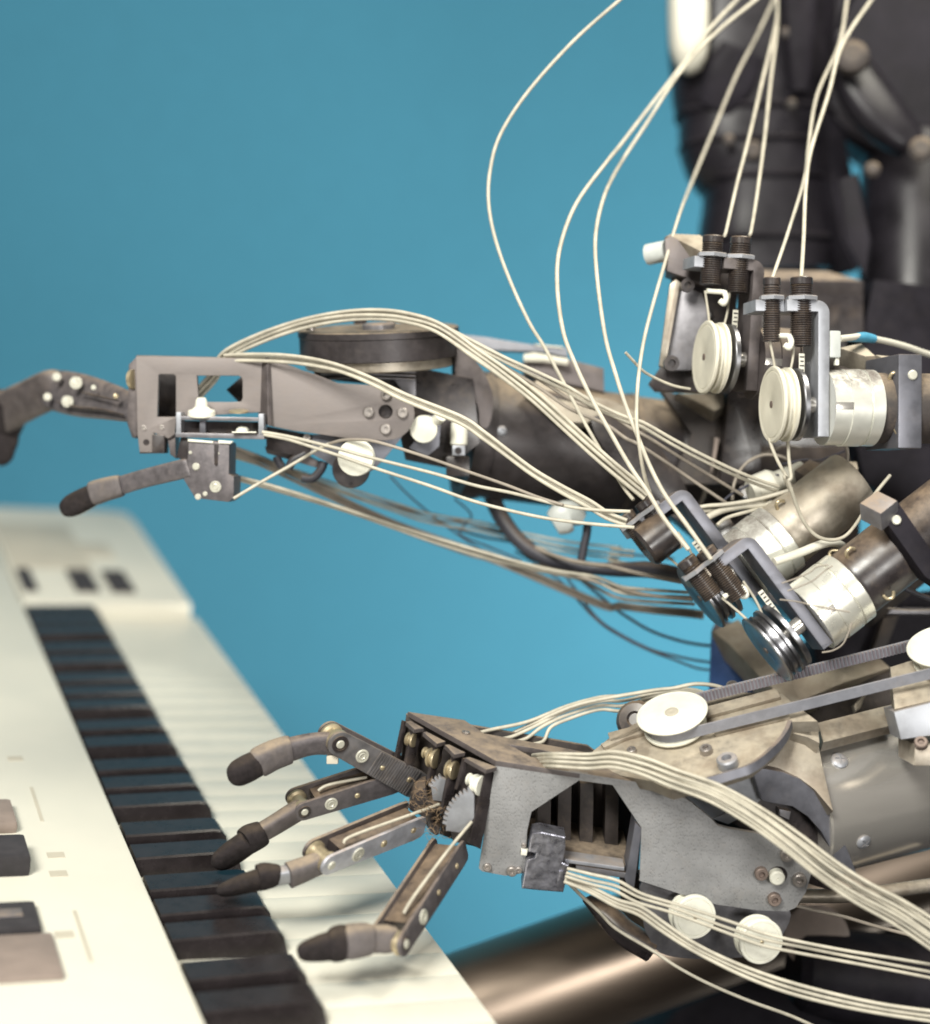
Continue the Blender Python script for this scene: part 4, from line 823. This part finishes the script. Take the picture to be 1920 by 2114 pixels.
# pulleys and small motor below the wrist plate
obj('fork_plate', prism(PWp.off(-.012), px('B', (700, 850), (1250, 840), (1130, 990), (1060, 1060), (930, 1120), (780, 1010), (690, 960)), .006, bev=.0008), 'bluegrey', UA)
def disc(fr, x, y, r, D_, ax, name='roller', m='white', parent=UA, th_=.012):
    R_ = PR(fr, r, D_)
    return obj(name, lathe(PW(fr, x, y, D_), ax, [(0, 0), (0, R_*.97), (.0008, R_), (.003, R_), (.0035, R_*.85), (th_-.0035, R_*.85), (th_-.003, R_), (th_, R_), (th_, 0)], 48), m, parent)
disc('B', 955, 988, 108, UD-.034, CV(.1, .08, 1).normalized())
disc('B', 1358, 818, 82, UD+.005, CV(.05, .05, 1).normalized(), th_=.02)
obj('roller_arm', prism(PWp.off(-.02), px('B', (1310, 880), (1400, 740), (1470, 730), (1460, 800), (1450, 920), (1380, 980), (1270, 930)), .008), 'bluegrey', UA)
obj('roller_nub', lathe(PW('B', 1438, 765, UD+.006), CV(.4, .4, -.6).normalized(), [(0, 0), (0, .006), (.008, .006), (.008, 0)], 16), 'white', UA)
cyl_ = cyl(PW('B', 1565, 912, 1.80), PW('B', 1570, 780, 1.80), PR('B', 50, 1.80)); obj('solenoid', cyl_, 'white', UA)
obj('solenoid_clip', boxm(PW('B', 1565, 945, 1.79), RIGHT*PR('B', 38, 1.79), UP*PR('B', 30, 1.79), FWD*.006, .001), 'lightgrey', UA)
put('dark', 'clip_hole', UA, PW('B', 1562, 945, 1.783), -FWD, .0035, squash=.4)
obj('solenoid_foot', boxm(PW('B', 1560, 1040, 1.81), RIGHT*PR('B', 70, 1.8), UP*PR('B', 60, 1.8), FWD*.01, .002), 'black', UA)
obj('roller_motor', cyl(PW('B', 930, 1055, UD+.005), PW('B', 925, 1045, UD+.07), PR('B', 112, UD)), 'black', UA)
obj('under_block', prism(PWp.off(-.02), px('B', (425, 800), (640, 842), (900, 885), (860, 960), (700, 960), (640, 980), (430, 940)), .02), 'black', UA)
obj('under_strut', prism(PWp.off(-.03), px('B', (420, 920), (660, 965), (760, 1020), (740, 1050), (600, 1010), (430, 960)), .01), 'anod', UA)
put('cap', 'screw', UA, PW('B', 670, 868, UD+.008), -FWD, PR('B', 24, UD))
for pts in (((560, 1050), (590, 1000), (660, 960)), ((640, 1105), (700, 1110), (750, 1060), (770, 1010)), ((490, 980), (500, 1010), (520, 1040))):
    obj('wire_loop', sweep([PW('B', x, y, UD+.02) for x, y in pts], .0045, 10, 5), 'hose', UA)
# forearm tube of the upper arm
t0 = PW('V', 445, 425, 1.90); t1 = PW('V', 1480, 560, 1.94); ta2 = (t1-t0).normalized(); R2 = PR('V', 385, 1.9)
obj('forearm_tube', lathe(t0, ta2, [(0, 0), (0, R2*.985), (.002, R2), (.16, R2*1.0), (.165, R2*1.0), (.165, 0)], 96), 'armdark', UA)
obj('forearm_collar', lathe(t0-ta2*.012, ta2, [(0, R2*.80), (-.004, R2*.86), (-.004, R2*1.04), (.010, R2*1.06), (.018, R2*1.03), (.018, R2*.80), (0, R2*.80)], 96), 'armdark', UA)
obj('tube_seam', lathe(t0+ta2*.165, ta2, [(0, 0), (0, R2*1.02), (.006, R2*1.03), (.006, 0)], 96), 'darkdust', UA)
obj('elbow_housing', lathe(t0+ta2*.171, ta2, [(0, 0), (0, R2*.99), (.045, R2*1.0), (.05, R2*1.04), (.058, R2*1.04), (.062, R2*1.0), (.085, R2*.95), (.13, R2*.90), (.13, 0)], 96), 'armdark', UA)
obj('elbow_ring', lathe(t0+ta2*.246, ta2, [(0, R2*.9), (0, R2*1.02), (.004, R2*1.02), (.004, R2*.9)], 96), 'steel', UA)
def on2(fr, x, y):
    r = (W(*p1(fr, x, y), 1)-CAM).normalized(); o = CAM-t0; rp = r-ta2*r.dot(ta2); op = o-ta2*o.dot(ta2)
    A_ = rp.dot(rp); B_ = 2*rp.dot(op); C_ = op.dot(op)-R2*R2; t = (-B_-math.sqrt(max(B_*B_-4*A_*C_, 0)))/(2*A_); p = CAM+r*t; q_ = p-t0
    return p, (q_-ta2*q_.dot(ta2)).normalized()
p, n_ = on2('V', 597, 395); put('cross', 'screw', UA, p, n_, PR('V', 33, 1.82))
Pc = Pl(PW('C', 700, 750, 1.835), (.05, .45, .9))
obj('tube_bracket', prism(Pc, px('C', (560, 640), (640, 560), (860, 640), (1110, 690), (1250, 760), (1290, 850), (1150, 830), (1000, 790), (960, 830), (800, 830), (640, 700)), .012), 'dusty', UA)
obj('tube_slot', prism(Pc.off(.002), px('C', (690, 625), (960, 690), (960, 715), (720, 665)), .006), 'black', UA)
obj('tube_cover', prism(Pl(PW('C', 1000, 900, 1.82), (.05, .1, 1)), px('C', (975, 800), (1060, 770), (1330, 900), (1420, 1000), (1560, 1200), (1620, 1360), (1330, 1330), (1180, 1180), (1000, 900)), .01), 'black', UA)
Pq = Pl(PW('C', 800, 500, 1.90), (.02, .1, 1))
obj('belt_box', prism(Pq, px('C', (560, 405), (830, 430), (1058, 488), (1062, 640), (980, 620), (700, 560), (560, 520)), .05, bev=.0015), 'anod', UA)
obj('belt_box_lid', prism(Pl(PW('C', 700, 420, 1.89), (0, .8, .6)), px('C', (552, 400), (620, 388), (835, 428), (830, 452), (680, 430), (552, 428)), .004, bev=.0004), 'plastic', UA)
obj('drive_belt', prism(Pq.off(.0), px('C', (150, 275), (300, 290), (640, 345), (825, 360), (832, 420), (690, 385), (350, 372), (150, 385)), .012, bev=.0006), 'belt', UA)
obj('belt_edge', prism(Pq.off(.002), px('C', (615, 335), (800, 352), (800, 362), (640, 347)), .012, bev=.0003), 'plastic', UA)
obj('tube_lug', prism(Pc.off(-.03), px('C', (330, 510), (400, 470), (560, 540), (560, 600), (340, 540)), .02), 'black', UA)
# elbow gusset behind the cables
slab('elbow_gusset', 'D', [(330, 1060), (620, 1060), (620, 1140), (560, 1170), (400, 1090)], 1.86, (0, .5, .85), .03, 'dusty', UA)
slab('elbow_gusset', 'D', [(240, 1040), (620, 1150), (590, 1602), (300, 1602), (420, 1300)], 1.875, (-.1, .1, 1), .03, 'darkdust', UA)
slab('elbow_blade', 'D', [(560, 1320), (590, 1330), (560, 1490), (535, 1540)], 1.85, (0, .1, 1), .004, 'tan', UA)
slab('elbow_plate', 'D', [(625, 560), (790, 560), (700, 1080), (840, 1080), (830, 1600), (590, 1600), (640, 1080)], 1.84, (0, 0, 1), .03, 'black', UA)
# ================================================================== cables
def ptsD(fr, pts, da, db):
    n = len(pts); return [PW(fr, x, y, da+(db-da)*i/(n-1)) if len((x, y)) == 2 else None for i, (x, y) in enumerate(pts)]
def cable(label, P_, rpx=4.7, m='cable', name='cable', group=None, d=1.7, cat='cable', seg=10, n=7):
    o = obj(name, sweep(P_, rpx*.83*d/F, seg, n), m, label=label, cat=cat, group=group); return o
def mixp(*segs):                       # (frame, depth, pts) ...
    raw = []
    for fr, d, pts in segs:
        for i, (x, y) in enumerate(pts):
            dd = d if not isinstance(d, tuple) else d[0]+(d[1]-d[0])*i/max(1, len(pts)-1)
            raw.append((*p1(fr, x, y), dd))
    return raw
def W3(raw): return [W(*q) for q in raw]
ORD = ['uppermost', 'second-from-top', 'third-from-top', 'fourth-from-top', 'fifth-from-top', 'sixth-from-top']
def bundle(label, raw, n, w0, w1, group, rpx=4.3, m='cable', seed=1, dj=.006, name='cable'):
    rnd = random.Random(seed); N = len(raw)
    for k in range(n):
        out = []; ph = rnd.uniform(0, 6.28); am = rnd.uniform(.4, 1.2)
        for i, (u, v, d) in enumerate(raw):
            a = raw[max(i-1, 0)]; b = raw[min(i+1, N-1)]; tx, ty = b[0]-a[0], b[1]-a[1]; l = math.hypot(tx, ty) or 1
            nx, ny = -ty/l, tx/l; f = i/(N-1); w = w0+(w1-w0)*f; o = (k/(max(1, n-1))-.5)*w + am*math.sin(ph+i*1.3)*1.5
            out.append(W(u+nx*o, v+ny*o, d+dj*((k % 2)-.5)+.002*math.sin(ph+i)))
        obj(name, sweep(out, rpx*.84*raw[0][2]/F, 10, 7), m, label=('lowest ' if k == n-1 else 'upper ' if n == 2 else ORD[k]+' ')+label, cat='cable', group=group)
# long cables sweeping down from above
cable('cream cable bowing farthest left across the blue wall', W3(mixp(('Z', (1.82, 1.74), [(1560, -240), (1390, -130), (1260, -35), (1220, 0), (1130, 80), (1040, 180), (985, 265), (965, 335), (962, 400), (975, 470), (1003, 550), (1042, 635)]), ('C', (1.74, 1.70), [(680, 350), (800, 572), (930, 820), (1060, 1045), (1180, 1235), (1245, 1318)]))), 4.6, d=1.75)
cable('thick cream cable bowing second from the left, ending at the tilted bracket', W3(mixp(('F', (2.0, 1.85), [(1050, -330), (760, -80), (690, 0), (540, 160), (335, 425), (130, 690), (0, 860)]), ('Z', (1.80, 1.70), [(1195, 318), (1135, 400), (1103, 485), (1097, 560)]), ('C', (1.69, 1.60), [(800, 250), (872, 450), (980, 680), (1100, 895), (1225, 1110), (1335, 1270), (1440, 1440), (1592, 1632)]))), 5.4, d=1.72)
cable('cream cable bowing third from the left, ending in the lower guide', W3(mixp(('F', (2.0, 1.85), [(1120, -330), (880, -80), (800, 0), (560, 200), (345, 440), (150, 740), (0, 970)]), ('Z', (1.79, 1.70), [(1190, 385), (1173, 460), (1175, 540)]), ('C', (1.68, 1.595), [(1065, 280), (1130, 520), (1205, 750), (1280, 940), (1350, 1110), (1445, 1290), (1590, 1490), (1735, 1695)]))), 5.2, d=1.72)
cable('cream cable running nearly straight beside the upper bracket', W3(mixp(('F', (2.15, 1.95), [(1040, -280), (940, -60), (900, 20), (800, 230), (690, 440), (560, 750), (425, 1075)]), ('D', (1.80, 1.65), [(350, 10), (255, 330), (155, 690), (112, 940), (97, 1200)]), ('C', (1.64, 1.66), [(1285, 1000), (1310, 1150), (1345, 1270), (1375, 1340)]))), 4.7, d=1.72)
cable('left one of the pair dropping into the upper left guide', W3(mixp(('F', (2.15, 1.735), [(980, -280), (930, -60), (925, 120), (840, 480), (765, 800), (690, 1090), (628, 1360)]), ('D', 1.735, [(618, 130)]))), 4.5, m='cable', d=1.8)
cable('right one of the pair dropping into the upper left guide', W3(mixp(('F', (2.15, 1.735), [(990, -280), (930, -60), (928, 150), (890, 480), (850, 850), (805, 1180), (775, 1360)]), ('D', 1.735, [(765, 130)]))), 4.5, d=1.8)
cable('cream cable angling into the back guide of the right bracket', W3(mixp(('F', (2.1, 1.69), [(1380, -320), (1350, -80), (1338, 20), (1295, 260), (1165, 560), (1115, 850), (1090, 1050), (1000, 1350), (915, 1600)]), ('D', 1.685, [(895, 400)]))), 4.5, d=1.8)
cable('cream cable dropping straight into the front guide of the right bracket', W3(mixp(('F', (2.05, 1.66), [(1720, -320), (1540, -70), (1470, 20), (1310, 270), (1230, 560), (1130, 880), (1098, 1100), (1085, 1400), (1073, 1600)]), ('D', 1.655, [(1070, 400)]))), 5.0, d=1.8)
g = 'cream cables arching over the wrist drum'
bundle('cream cable in the bundle arching over the wrist drum', mixp(('S', 1.805, [(800, 600), (900, 480), (1010, 360)]), ('B', (1.80, 1.73), [(190, 388), (380, 285), (620, 200), (850, 155), (1060, 143), (1250, 160), (1450, 220)]), ('C', (1.72, 1.70), [(260, 400), (420, 515), (620, 670), (820, 850), (1000, 1010), (1150, 1140), (1330, 1290)])), 5, 17, 20, g, seed=3)
bundle('cream cable of the pair crossing high over the forearm towards the torso', mixp(('C', (1.735, 1.72), [(90, 255), (250, 340), (440, 440), (640, 530), (830, 620), (1000, 720), (1200, 812)]), ('D', (1.71, 1.74), [(130, 1250), (300, 1345), (460, 1428), (640, 1515), (800, 1585), (930, 1630)])), 2, 8, 10, 'cream cables crossing the forearm', seed=4)
bundle('dusty cream cable crossing low over the forearm behind the straight ones', mixp(('C', (1.74, 1.73), [(300, 380), (470, 480), (660, 590), (860, 720), (1080, 810), (1210, 900)]), ('E', (1.72, 1.76), [(120, 20), (300, 130), (500, 260), (700, 390)])), 2, 12, 30, 'cream cables crossing the forearm', m='cabledull', seed=6)
bundle('cream cable in the bundle lying over the wrist plate edge', mixp(('B', (1.77, 1.70), [(180, 395), (330, 392), (520, 402), (700, 425), (870, 462), (1050, 530), (1250, 630)]), ('C', (1.69, 1.665), [(150, 815), (300, 915), (460, 1030), (620, 1145), (800, 1255), (960, 1345), (1080, 1420), (1200, 1460)])), 3, 13, 12, 'cream cables over the wrist plate', seed=8)
cable('thin cream cable leaving the rail cage across the white disc, upper one', W3(mixp(('B', (1.735, 1.70), [(405, 835), (560, 862), (720, 900), (860, 935), (1060, 990), (1400, 1075)]), ('C', (1.69, 1.66), [(250, 1228), (480, 1275), (760, 1345), (980, 1380), (1225, 1392)]))), 4.3)
cable('thin cream cable leaving the rail cage across the white disc, lower one', W3(mixp(('B', (1.735, 1.70), [(415, 850), (560, 880), (720, 930), (860, 975), (1060, 1045), (1400, 1155)]), ('C', (1.69, 1.655), [(200, 1315), (420, 1375), (700, 1435), (980, 1470), (1250, 1492)]))), 4.3)
cable('cream cable passing just above the white disc', W3(mixp(('B', (1.745, 1.70), [(800, 905), (870, 885), (960, 880), (1080, 893), (1350, 975)]), ('C', (1.70, 1.67), [(200, 1140), (430, 1220), (640, 1300), (800, 1350)]))), 4.0, m='cabledull')
cable('cream cable rising diagonally from the thumb block', W3(mixp(('B', (1.73, 1.755), [(235, 1228), (400, 1130), (560, 1040), (720, 945), (800, 905)]))), 4.3)
bundle('pale cable sagging from the thumb towards the spool, against the blue wall', mixp(('B', (1.79, 1.84), [(240, 1100), (420, 1150), (700, 1235), (950, 1315), (1160, 1385), (1400, 1465)]), ('C', (1.85, 1.84), [(250, 1650), (500, 1720), (750, 1775), (1000, 1815)]), ('E', (1.83, 1.80), [(0, 905), (150, 925), (300, 935), (420, 940)])), 2, 4, 12, 'pale cables sagging across the blue wall', seed=9, rpx=4.2)
bundle('grey-brown cable sagging lowest behind the wrist', mixp(('B', (1.82, 1.90), [(215, 940), (400, 1010), (600, 1100), (800, 1200), (1000, 1300), (1250, 1410)]), ('C', (1.92, 1.92), [(200, 1640), (400, 1700)]), ('E', (1.92, 1.86), [(-120, 990), (0, 1005), (200, 1030), (400, 1045), (490, 1055)])), 3, 14, 10, 'grey cables sagging behind the wrist', m='cabledull', seed=10, rpx=4.4)
for lab, segs, r in (
    ('dark wire crossing down from the white disc', [('B', 1.93, [(1160, 1095), (1260, 1200), (1400, 1320), (1560, 1440), (1800, 1600)])], 2.4),
    ('dark wire crossing behind the tan cable', [('B', 1.93, [(1540, 1230), (1640, 1330)]), ('C', 1.93, [(150, 1530), (350, 1620), (540, 1700)])], 2.4),
    ('dark wire running level behind the hose', [('B', 1.94, [(700, 1120), (1000, 1220), (1300, 1300), (1500, 1340)]), ('C', 1.94, [(300, 1500), (600, 1570), (880, 1630), (1200, 1660), (1500, 1690)])], 3.0),
    ('dark wire sagging beneath the level one', [('B', 1.94, [(900, 1190), (1200, 1285), (1400, 1350)]), ('C', 1.94, [(250, 1540), (500, 1590), (700, 1660), (900, 1720), (1200, 1770)])], 3.0),
    ('dark cable sagging low to the blue case, upper one', [('C', 1.95, [(900, 1810)]), ('E', 1.92, [(-40, 1010), (60, 1080), (180, 1150), (320, 1200), (440, 1228), (560, 1242)])], 4.0),
    ('thin dark cable reaching the blue case, second from below', [('C', 1.95, [(560, 1560), (800, 1780)]), ('E', 1.92, [(-150, 1060), (0, 1170), (180, 1260), (330, 1300), (450, 1325), (560, 1340)])], 3.2),
    ('thin dark cable reaching the blue case, lowest of all', [('C', 1.95, [(500, 1640), (760, 1810)]), ('E', 1.92, [(-150, 1075), (0, 1180), (170, 1265), (330, 1325), (450, 1370), (560, 1385)])], 3.0)):
    cable(lab, W3(mixp(*segs)), r, m='cabledark', d=1.93, name='wire')
cable('tan cable hugging the black hose', W3(mixp(('C', (1.90, 1.80), [(560, 1580), (700, 1650), (900, 1710), (1100, 1735)]), ('E', (1.80, 1.76), [(-60, 770), (60, 800), (200, 830), (370, 862)]))), 5.5, m='cabledull', d=1.85)
cable('second tan cable below the black hose', W3(mixp(('C', (1.92, 1.84), [(300, 1640), (600, 1740), (900, 1800)]), ('E', (1.84, 1.78), [(-60, 890), (60, 918), (200, 945), (430, 965)]))), 5.0, m='cabledull', d=1.85)
ho = obj('hose', sweep(W3(mixp(('C', (1.93, 1.86), [(350, 1280), (370, 1340), (420, 1440), (520, 1570), (650, 1665), (820, 1720), (1000, 1750)]), ('E', (1.86, 1.80), [(0, 790), (180, 790), (380, 830)]))), [(r*1.9/F, r*1.9/F) for r in (18, 18, 17, 16, 15, 14, 13, 15, 17, 15)], 14, 6), 'hose', label='thick black hose curving under the upper forearm', cat='hose')
ho2 = obj('hose', sweep(W3(mixp(('C', 1.86, [(955, 1470), (948, 1540), (930, 1620), (915, 1700)]))), 9*1.86/F, 12, 5), 'hose', label='short black hose hanging straight down to the thick one', cat='hose')
cn = obj('connector', sweep(W3(mixp(('C', 1.85, [(740, 1470), (790, 1440), (850, 1410), (930, 1440)]))), [(26*1.85/F, .012), (34*1.85/F, .016), (30*1.85/F, .016), (14*1.85/F, .010)], 16, 5, sup=2.8), 'clear', label='cloudy grey plastic connector hanging under the forearm', cat='connector')
# loose cables around the motors
cable('cream cable dropping from the right white spool, left strand', W3(mixp(('D', (1.66, 1.66), [(880, 1330), (900, 1390), (935, 1470), (985, 1560)]), ('M', (1.65, 1.66), [(300, 1840), (360, 1980)]))), 4.3)
cable('grey cream cable looping from the right white spool to its loose end', W3(mixp(('D', (1.675, 1.64), [(975, 1250), (990, 1330), (998, 1450), (1010, 1560)]), ('N', (1.64, 1.70), [(345, 170), (385, 300), (440, 460), (520, 620), (640, 740), (790, 780), (930, 740), (1040, 620), (1140, 460), (1250, 290), (1400, 105)]))), 4.4)
cable('thick white cable bending over the silver motor', W3(mixp(('N', (1.66, 1.70), [(190, 1010), (330, 960), (480, 905), (640, 840), (780, 805), (880, 830), (940, 890), (975, 930)]))), 11, m='plastic')
cable('black cable sleeve running down to the right edge', W3(mixp(('N', (1.70, 1.72), [(960, 900), (1050, 980), (1180, 1080), (1330, 1170), (1500, 1260), (1700, 1350), (1900, 1420)]))), 7, m='hose')
cable('white cable with blue tape leaving the grey bracket', W3(mixp(('M', (1.70, 1.82), [(870, 400), (1000, 385), (1120, 375), (1260, 405), (1420, 440), (1580, 485), (1720, 535), (1860, 580), (1960, 610)]))), 8.5, m='plastic')
obj('tape_wrap', sweep(W3(mixp(('M', (1.715, 1.74), [(960, 398), (1050, 388), (1130, 384), (1230, 402)]))), [(7*1.7/F, .0036), (9.6*1.7/F, .0046), (11*1.7/F, .005), (9.2*1.7/F, .0044)], 12, 5), 'teal', label='blue tape wrapped round the white cable', cat='tape')
bundle('cream cable gathered level behind the tilted brackets', mixp(('O', (1.735, 1.73), [(740, 1085), (900, 1060), (1060, 1050), (1250, 1020), (1450, 985), (1620, 950), (1814, 900)])), 2, 8, 16, 'cream cables behind the tilted brackets', seed=12, rpx=5)
cable('thick pale cable tied behind the tilted bracket', W3(mixp(('O', (1.73, 1.74), [(860, 1180), (980, 1110), (1120, 1060), (1300, 1030), (1480, 1020), (1700, 1010), (1830, 960)]))), 9, m='cable')
cable('thin cream cable under the gathered ones', W3(mixp(('O', (1.72, 1.74), [(1010, 1230), (1100, 1160), (1250, 1110), (1450, 1060), (1600, 1030)]))), 4.5)
cable('loose grey cable loop in the dark gap below the spool', W3(mixp(('E', (1.78, 1.80), [(665, 380), (668, 310), (700, 220), (760, 150), (850, 112), (940, 118), (990, 140)]))), 4.2, m='cabledull')
cable('grey wire hanging from the silver motor', W3(mixp(('E', (1.74, 1.76), [(1325, 20), (1345, 90), (1340, 170), (1310, 260), (1250, 330), (1170, 365), (1090, 350), (1000, 330)]))), 3.6, m='cabledull')
cable('frayed cream cable end sticking up against the blue wall', W3(mixp(('C', (1.70, 1.74), [(1195, 390), (1250, 450), (1310, 510), (1400, 560), (1500, 600), (1600, 620)]))), 3.6)
# lower hand
g = 'cream cables in the thick bundle over the lower wrist'
bundle('cream cable in the thick bundle running from the lower palm to the right edge', mixp(('J', (1.655, 1.60), [(860, 486), (980, 480)]), ('P', (1.60, 1.565), [(60, 1370), (330, 1355), (640, 1420), (960, 1540)]), ('K', (1.56, 1.53), [(560, 850), (800, 990), (1010, 1140), (1220, 1300), (1420, 1430), (1640, 1550), (1850, 1690), (2150, 1900)])), 7, 24, 56, g, rpx=4.2, seed=14, dj=.004)
g = 'cream cables in the bundle above the lower palm'
for k, (sx, sy) in enumerate(((562, 314), (690, 352), (760, 368), (860, 384))):
    o_ = (k-1.5)*24
    cable(('uppermost', 'second-from-top', 'third-from-top', 'lowest')[k]+' cream cable in the bundle rising from the lower palm over the deck',
          W3(mixp(('J', (1.70, 1.72), [(sx-20, sy+8), (sx+60, sy-12), (sx+(1050-sx)*.55, sy+(215-sy)*.5-8), (1060+o_*.3, 205+o_), (1250, 150+o_)]), ('P', (1.72, 1.735), [(430, 765+o_*2.2), (700, 695+o_*1.6), (950, 650+o_), (1180, 645+o_*.5), (1330, 690+o_*.3)]))), 4.6, group=g)
cable('top cream cable of the lower palm bundle, ending in a small loop', W3(mixp(('J', (1.715, 1.71), [(690, 350), (900, 250), (1150, 150)]), ('P', (1.71, 1.70), [(700, 640), (950, 610), (1180, 565), (1380, 580), (1500, 620), (1530, 665)]))), 5)
bundle('shade-toned brown cable under the lower palm bundle', mixp(('P', (1.735, 1.74), [(620, 730), (800, 690), (1000, 665), (1240, 690)])), 4, 16, 14, 'brown cables beneath the lower palm bundle', m='cabledull', rpx=3.2, seed=16)  # dull brown sheath puts the shade beneath the bundle into the strands' colour
bundle('cream cable running from the foil block across both white rollers', mixp(('J', (1.61, 1.60), [(1055, 1150), (1200, 1190), (1350, 1225)]), ('U', (1.60, 1.585), [(0, 405), (190, 465), (345, 520), (560, 595), (770, 665), (1000, 715), (1300, 775), (1600, 830), (1880, 880)])), 3, 18, 26, 'cream cables across the white rollers', seed=17, rpx=4.2, dj=.003)
bundle('cream cable sagging below the white rollers', mixp(('J', (1.612, 1.60), [(1050, 1185), (1200, 1250), (1350, 1330)]), ('U', (1.60, 1.56), [(0, 490), (150, 590), (300, 690), (480, 790), (700, 890), (950, 975), (1250, 1050), (1550, 1110), (1880, 1160)])), 3, 12, 22, 'cream cables sagging below the rollers', seed=18, rpx=4.6, dj=.003)
cable('lowest cream cable, curving under the palm to the bottom edge', W3(mixp(('J', (1.63, 1.64), [(1060, 1200), (1150, 1290), (1250, 1380), (1350, 1480)]), ('U', (1.64, 1.62), [(90, 745), (250, 850), (450, 955), (700, 1060), (950, 1150), (1150, 1240)]))), 4.2, m='cable')
cable('dull cream cable behind the palm plate corner', W3(mixp(('U', (1.70, 1.70), [(980, 455), (1120, 490), (1300, 530), (1500, 590), (1700, 640)]))), 4.6, m='cabledull')

# fine loose strands round the motors
for lab, fr, d, pts in (
    ('brown thread drawn across the lower silver motor case', 'N', 1.60, [(250, 1400), (420, 1420), (600, 1460), (800, 1500), (980, 1530)]),
    ('brown thread curling under the lower motor case', 'N', 1.61, [(690, 1950), (800, 1930), (900, 1870), (960, 1760), (1000, 1640)]),
    ('brown thread bunched above the lower motor case', 'N', 1.60, [(270, 1230), (420, 1180), (560, 1120), (640, 1060), (760, 1040)]),
    ('second brown thread bunched above the lower motor case', 'N', 1.605, [(330, 1310), (470, 1260), (600, 1200), (720, 1100), (800, 1050)]),
    ('dark lead running flat to the right edge', 'E', 1.80, [(1440, 1030), (1560, 1015), (1700, 1030), (1900, 1025)]),
    ('dark lead dropping beside the small lugs', 'E', 1.74, [(1335, 280), (1345, 340), (1340, 400), (1360, 470)])):
    cable(lab, W3(mixp((fr, d, pts))), 1.9, m='cabledull', name='thread', d=d, seg=6, cat='thread')

bundle('pale strand crossing the blue gap above the lowest sagging cables', mixp(('B', (1.84, 1.92), [(225, 965), (420, 1020), (620, 1085), (900, 1185), (1200, 1285), (1400, 1345)]), ('C', (1.93, 1.92), [(300, 1490), (560, 1560), (850, 1620), (1150, 1655)]), ('E', (1.90, 1.86), [(-60, 700), (80, 715)])), 3, 10, 26, 'pale strands crossing the blue gap', m='cable', seed=31, rpx=3.0)
bundle('grey cable arriving low at the tilted spools', mixp(('C', (1.93, 1.90), [(620, 1740), (900, 1800)]), ('E', (1.88, 1.82), [(-30, 930), (120, 955), (280, 968), (440, 975)])), 2, 10, 14, 'grey cables arriving at the tilted spools', m='cabledull', seed=33, rpx=4.2)
rw = random.Random(77)
for k in range(12):
    x0, y0 = rw.uniform(560, 1000), rw.uniform(120, 420); d = rw.uniform(1.74, 1.90); P_ = []
    a = rw.uniform(-.6, 1.2)
    for i in range(6):
        P_.append(PW('E', x0, y0, d)); a += rw.gauss(0, .5); x0 += 85*math.cos(a); y0 += 60*math.sin(a); d += rw.gauss(0, .01)
    cable('thin dark wire in the tangle behind the spool motors', P_, rw.uniform(2.0, 3.2), m='cabledark' if k % 3 else 'cabledull', name='wire', d=1.8, seg=6, group='thin wires tangled behind the spool motors')
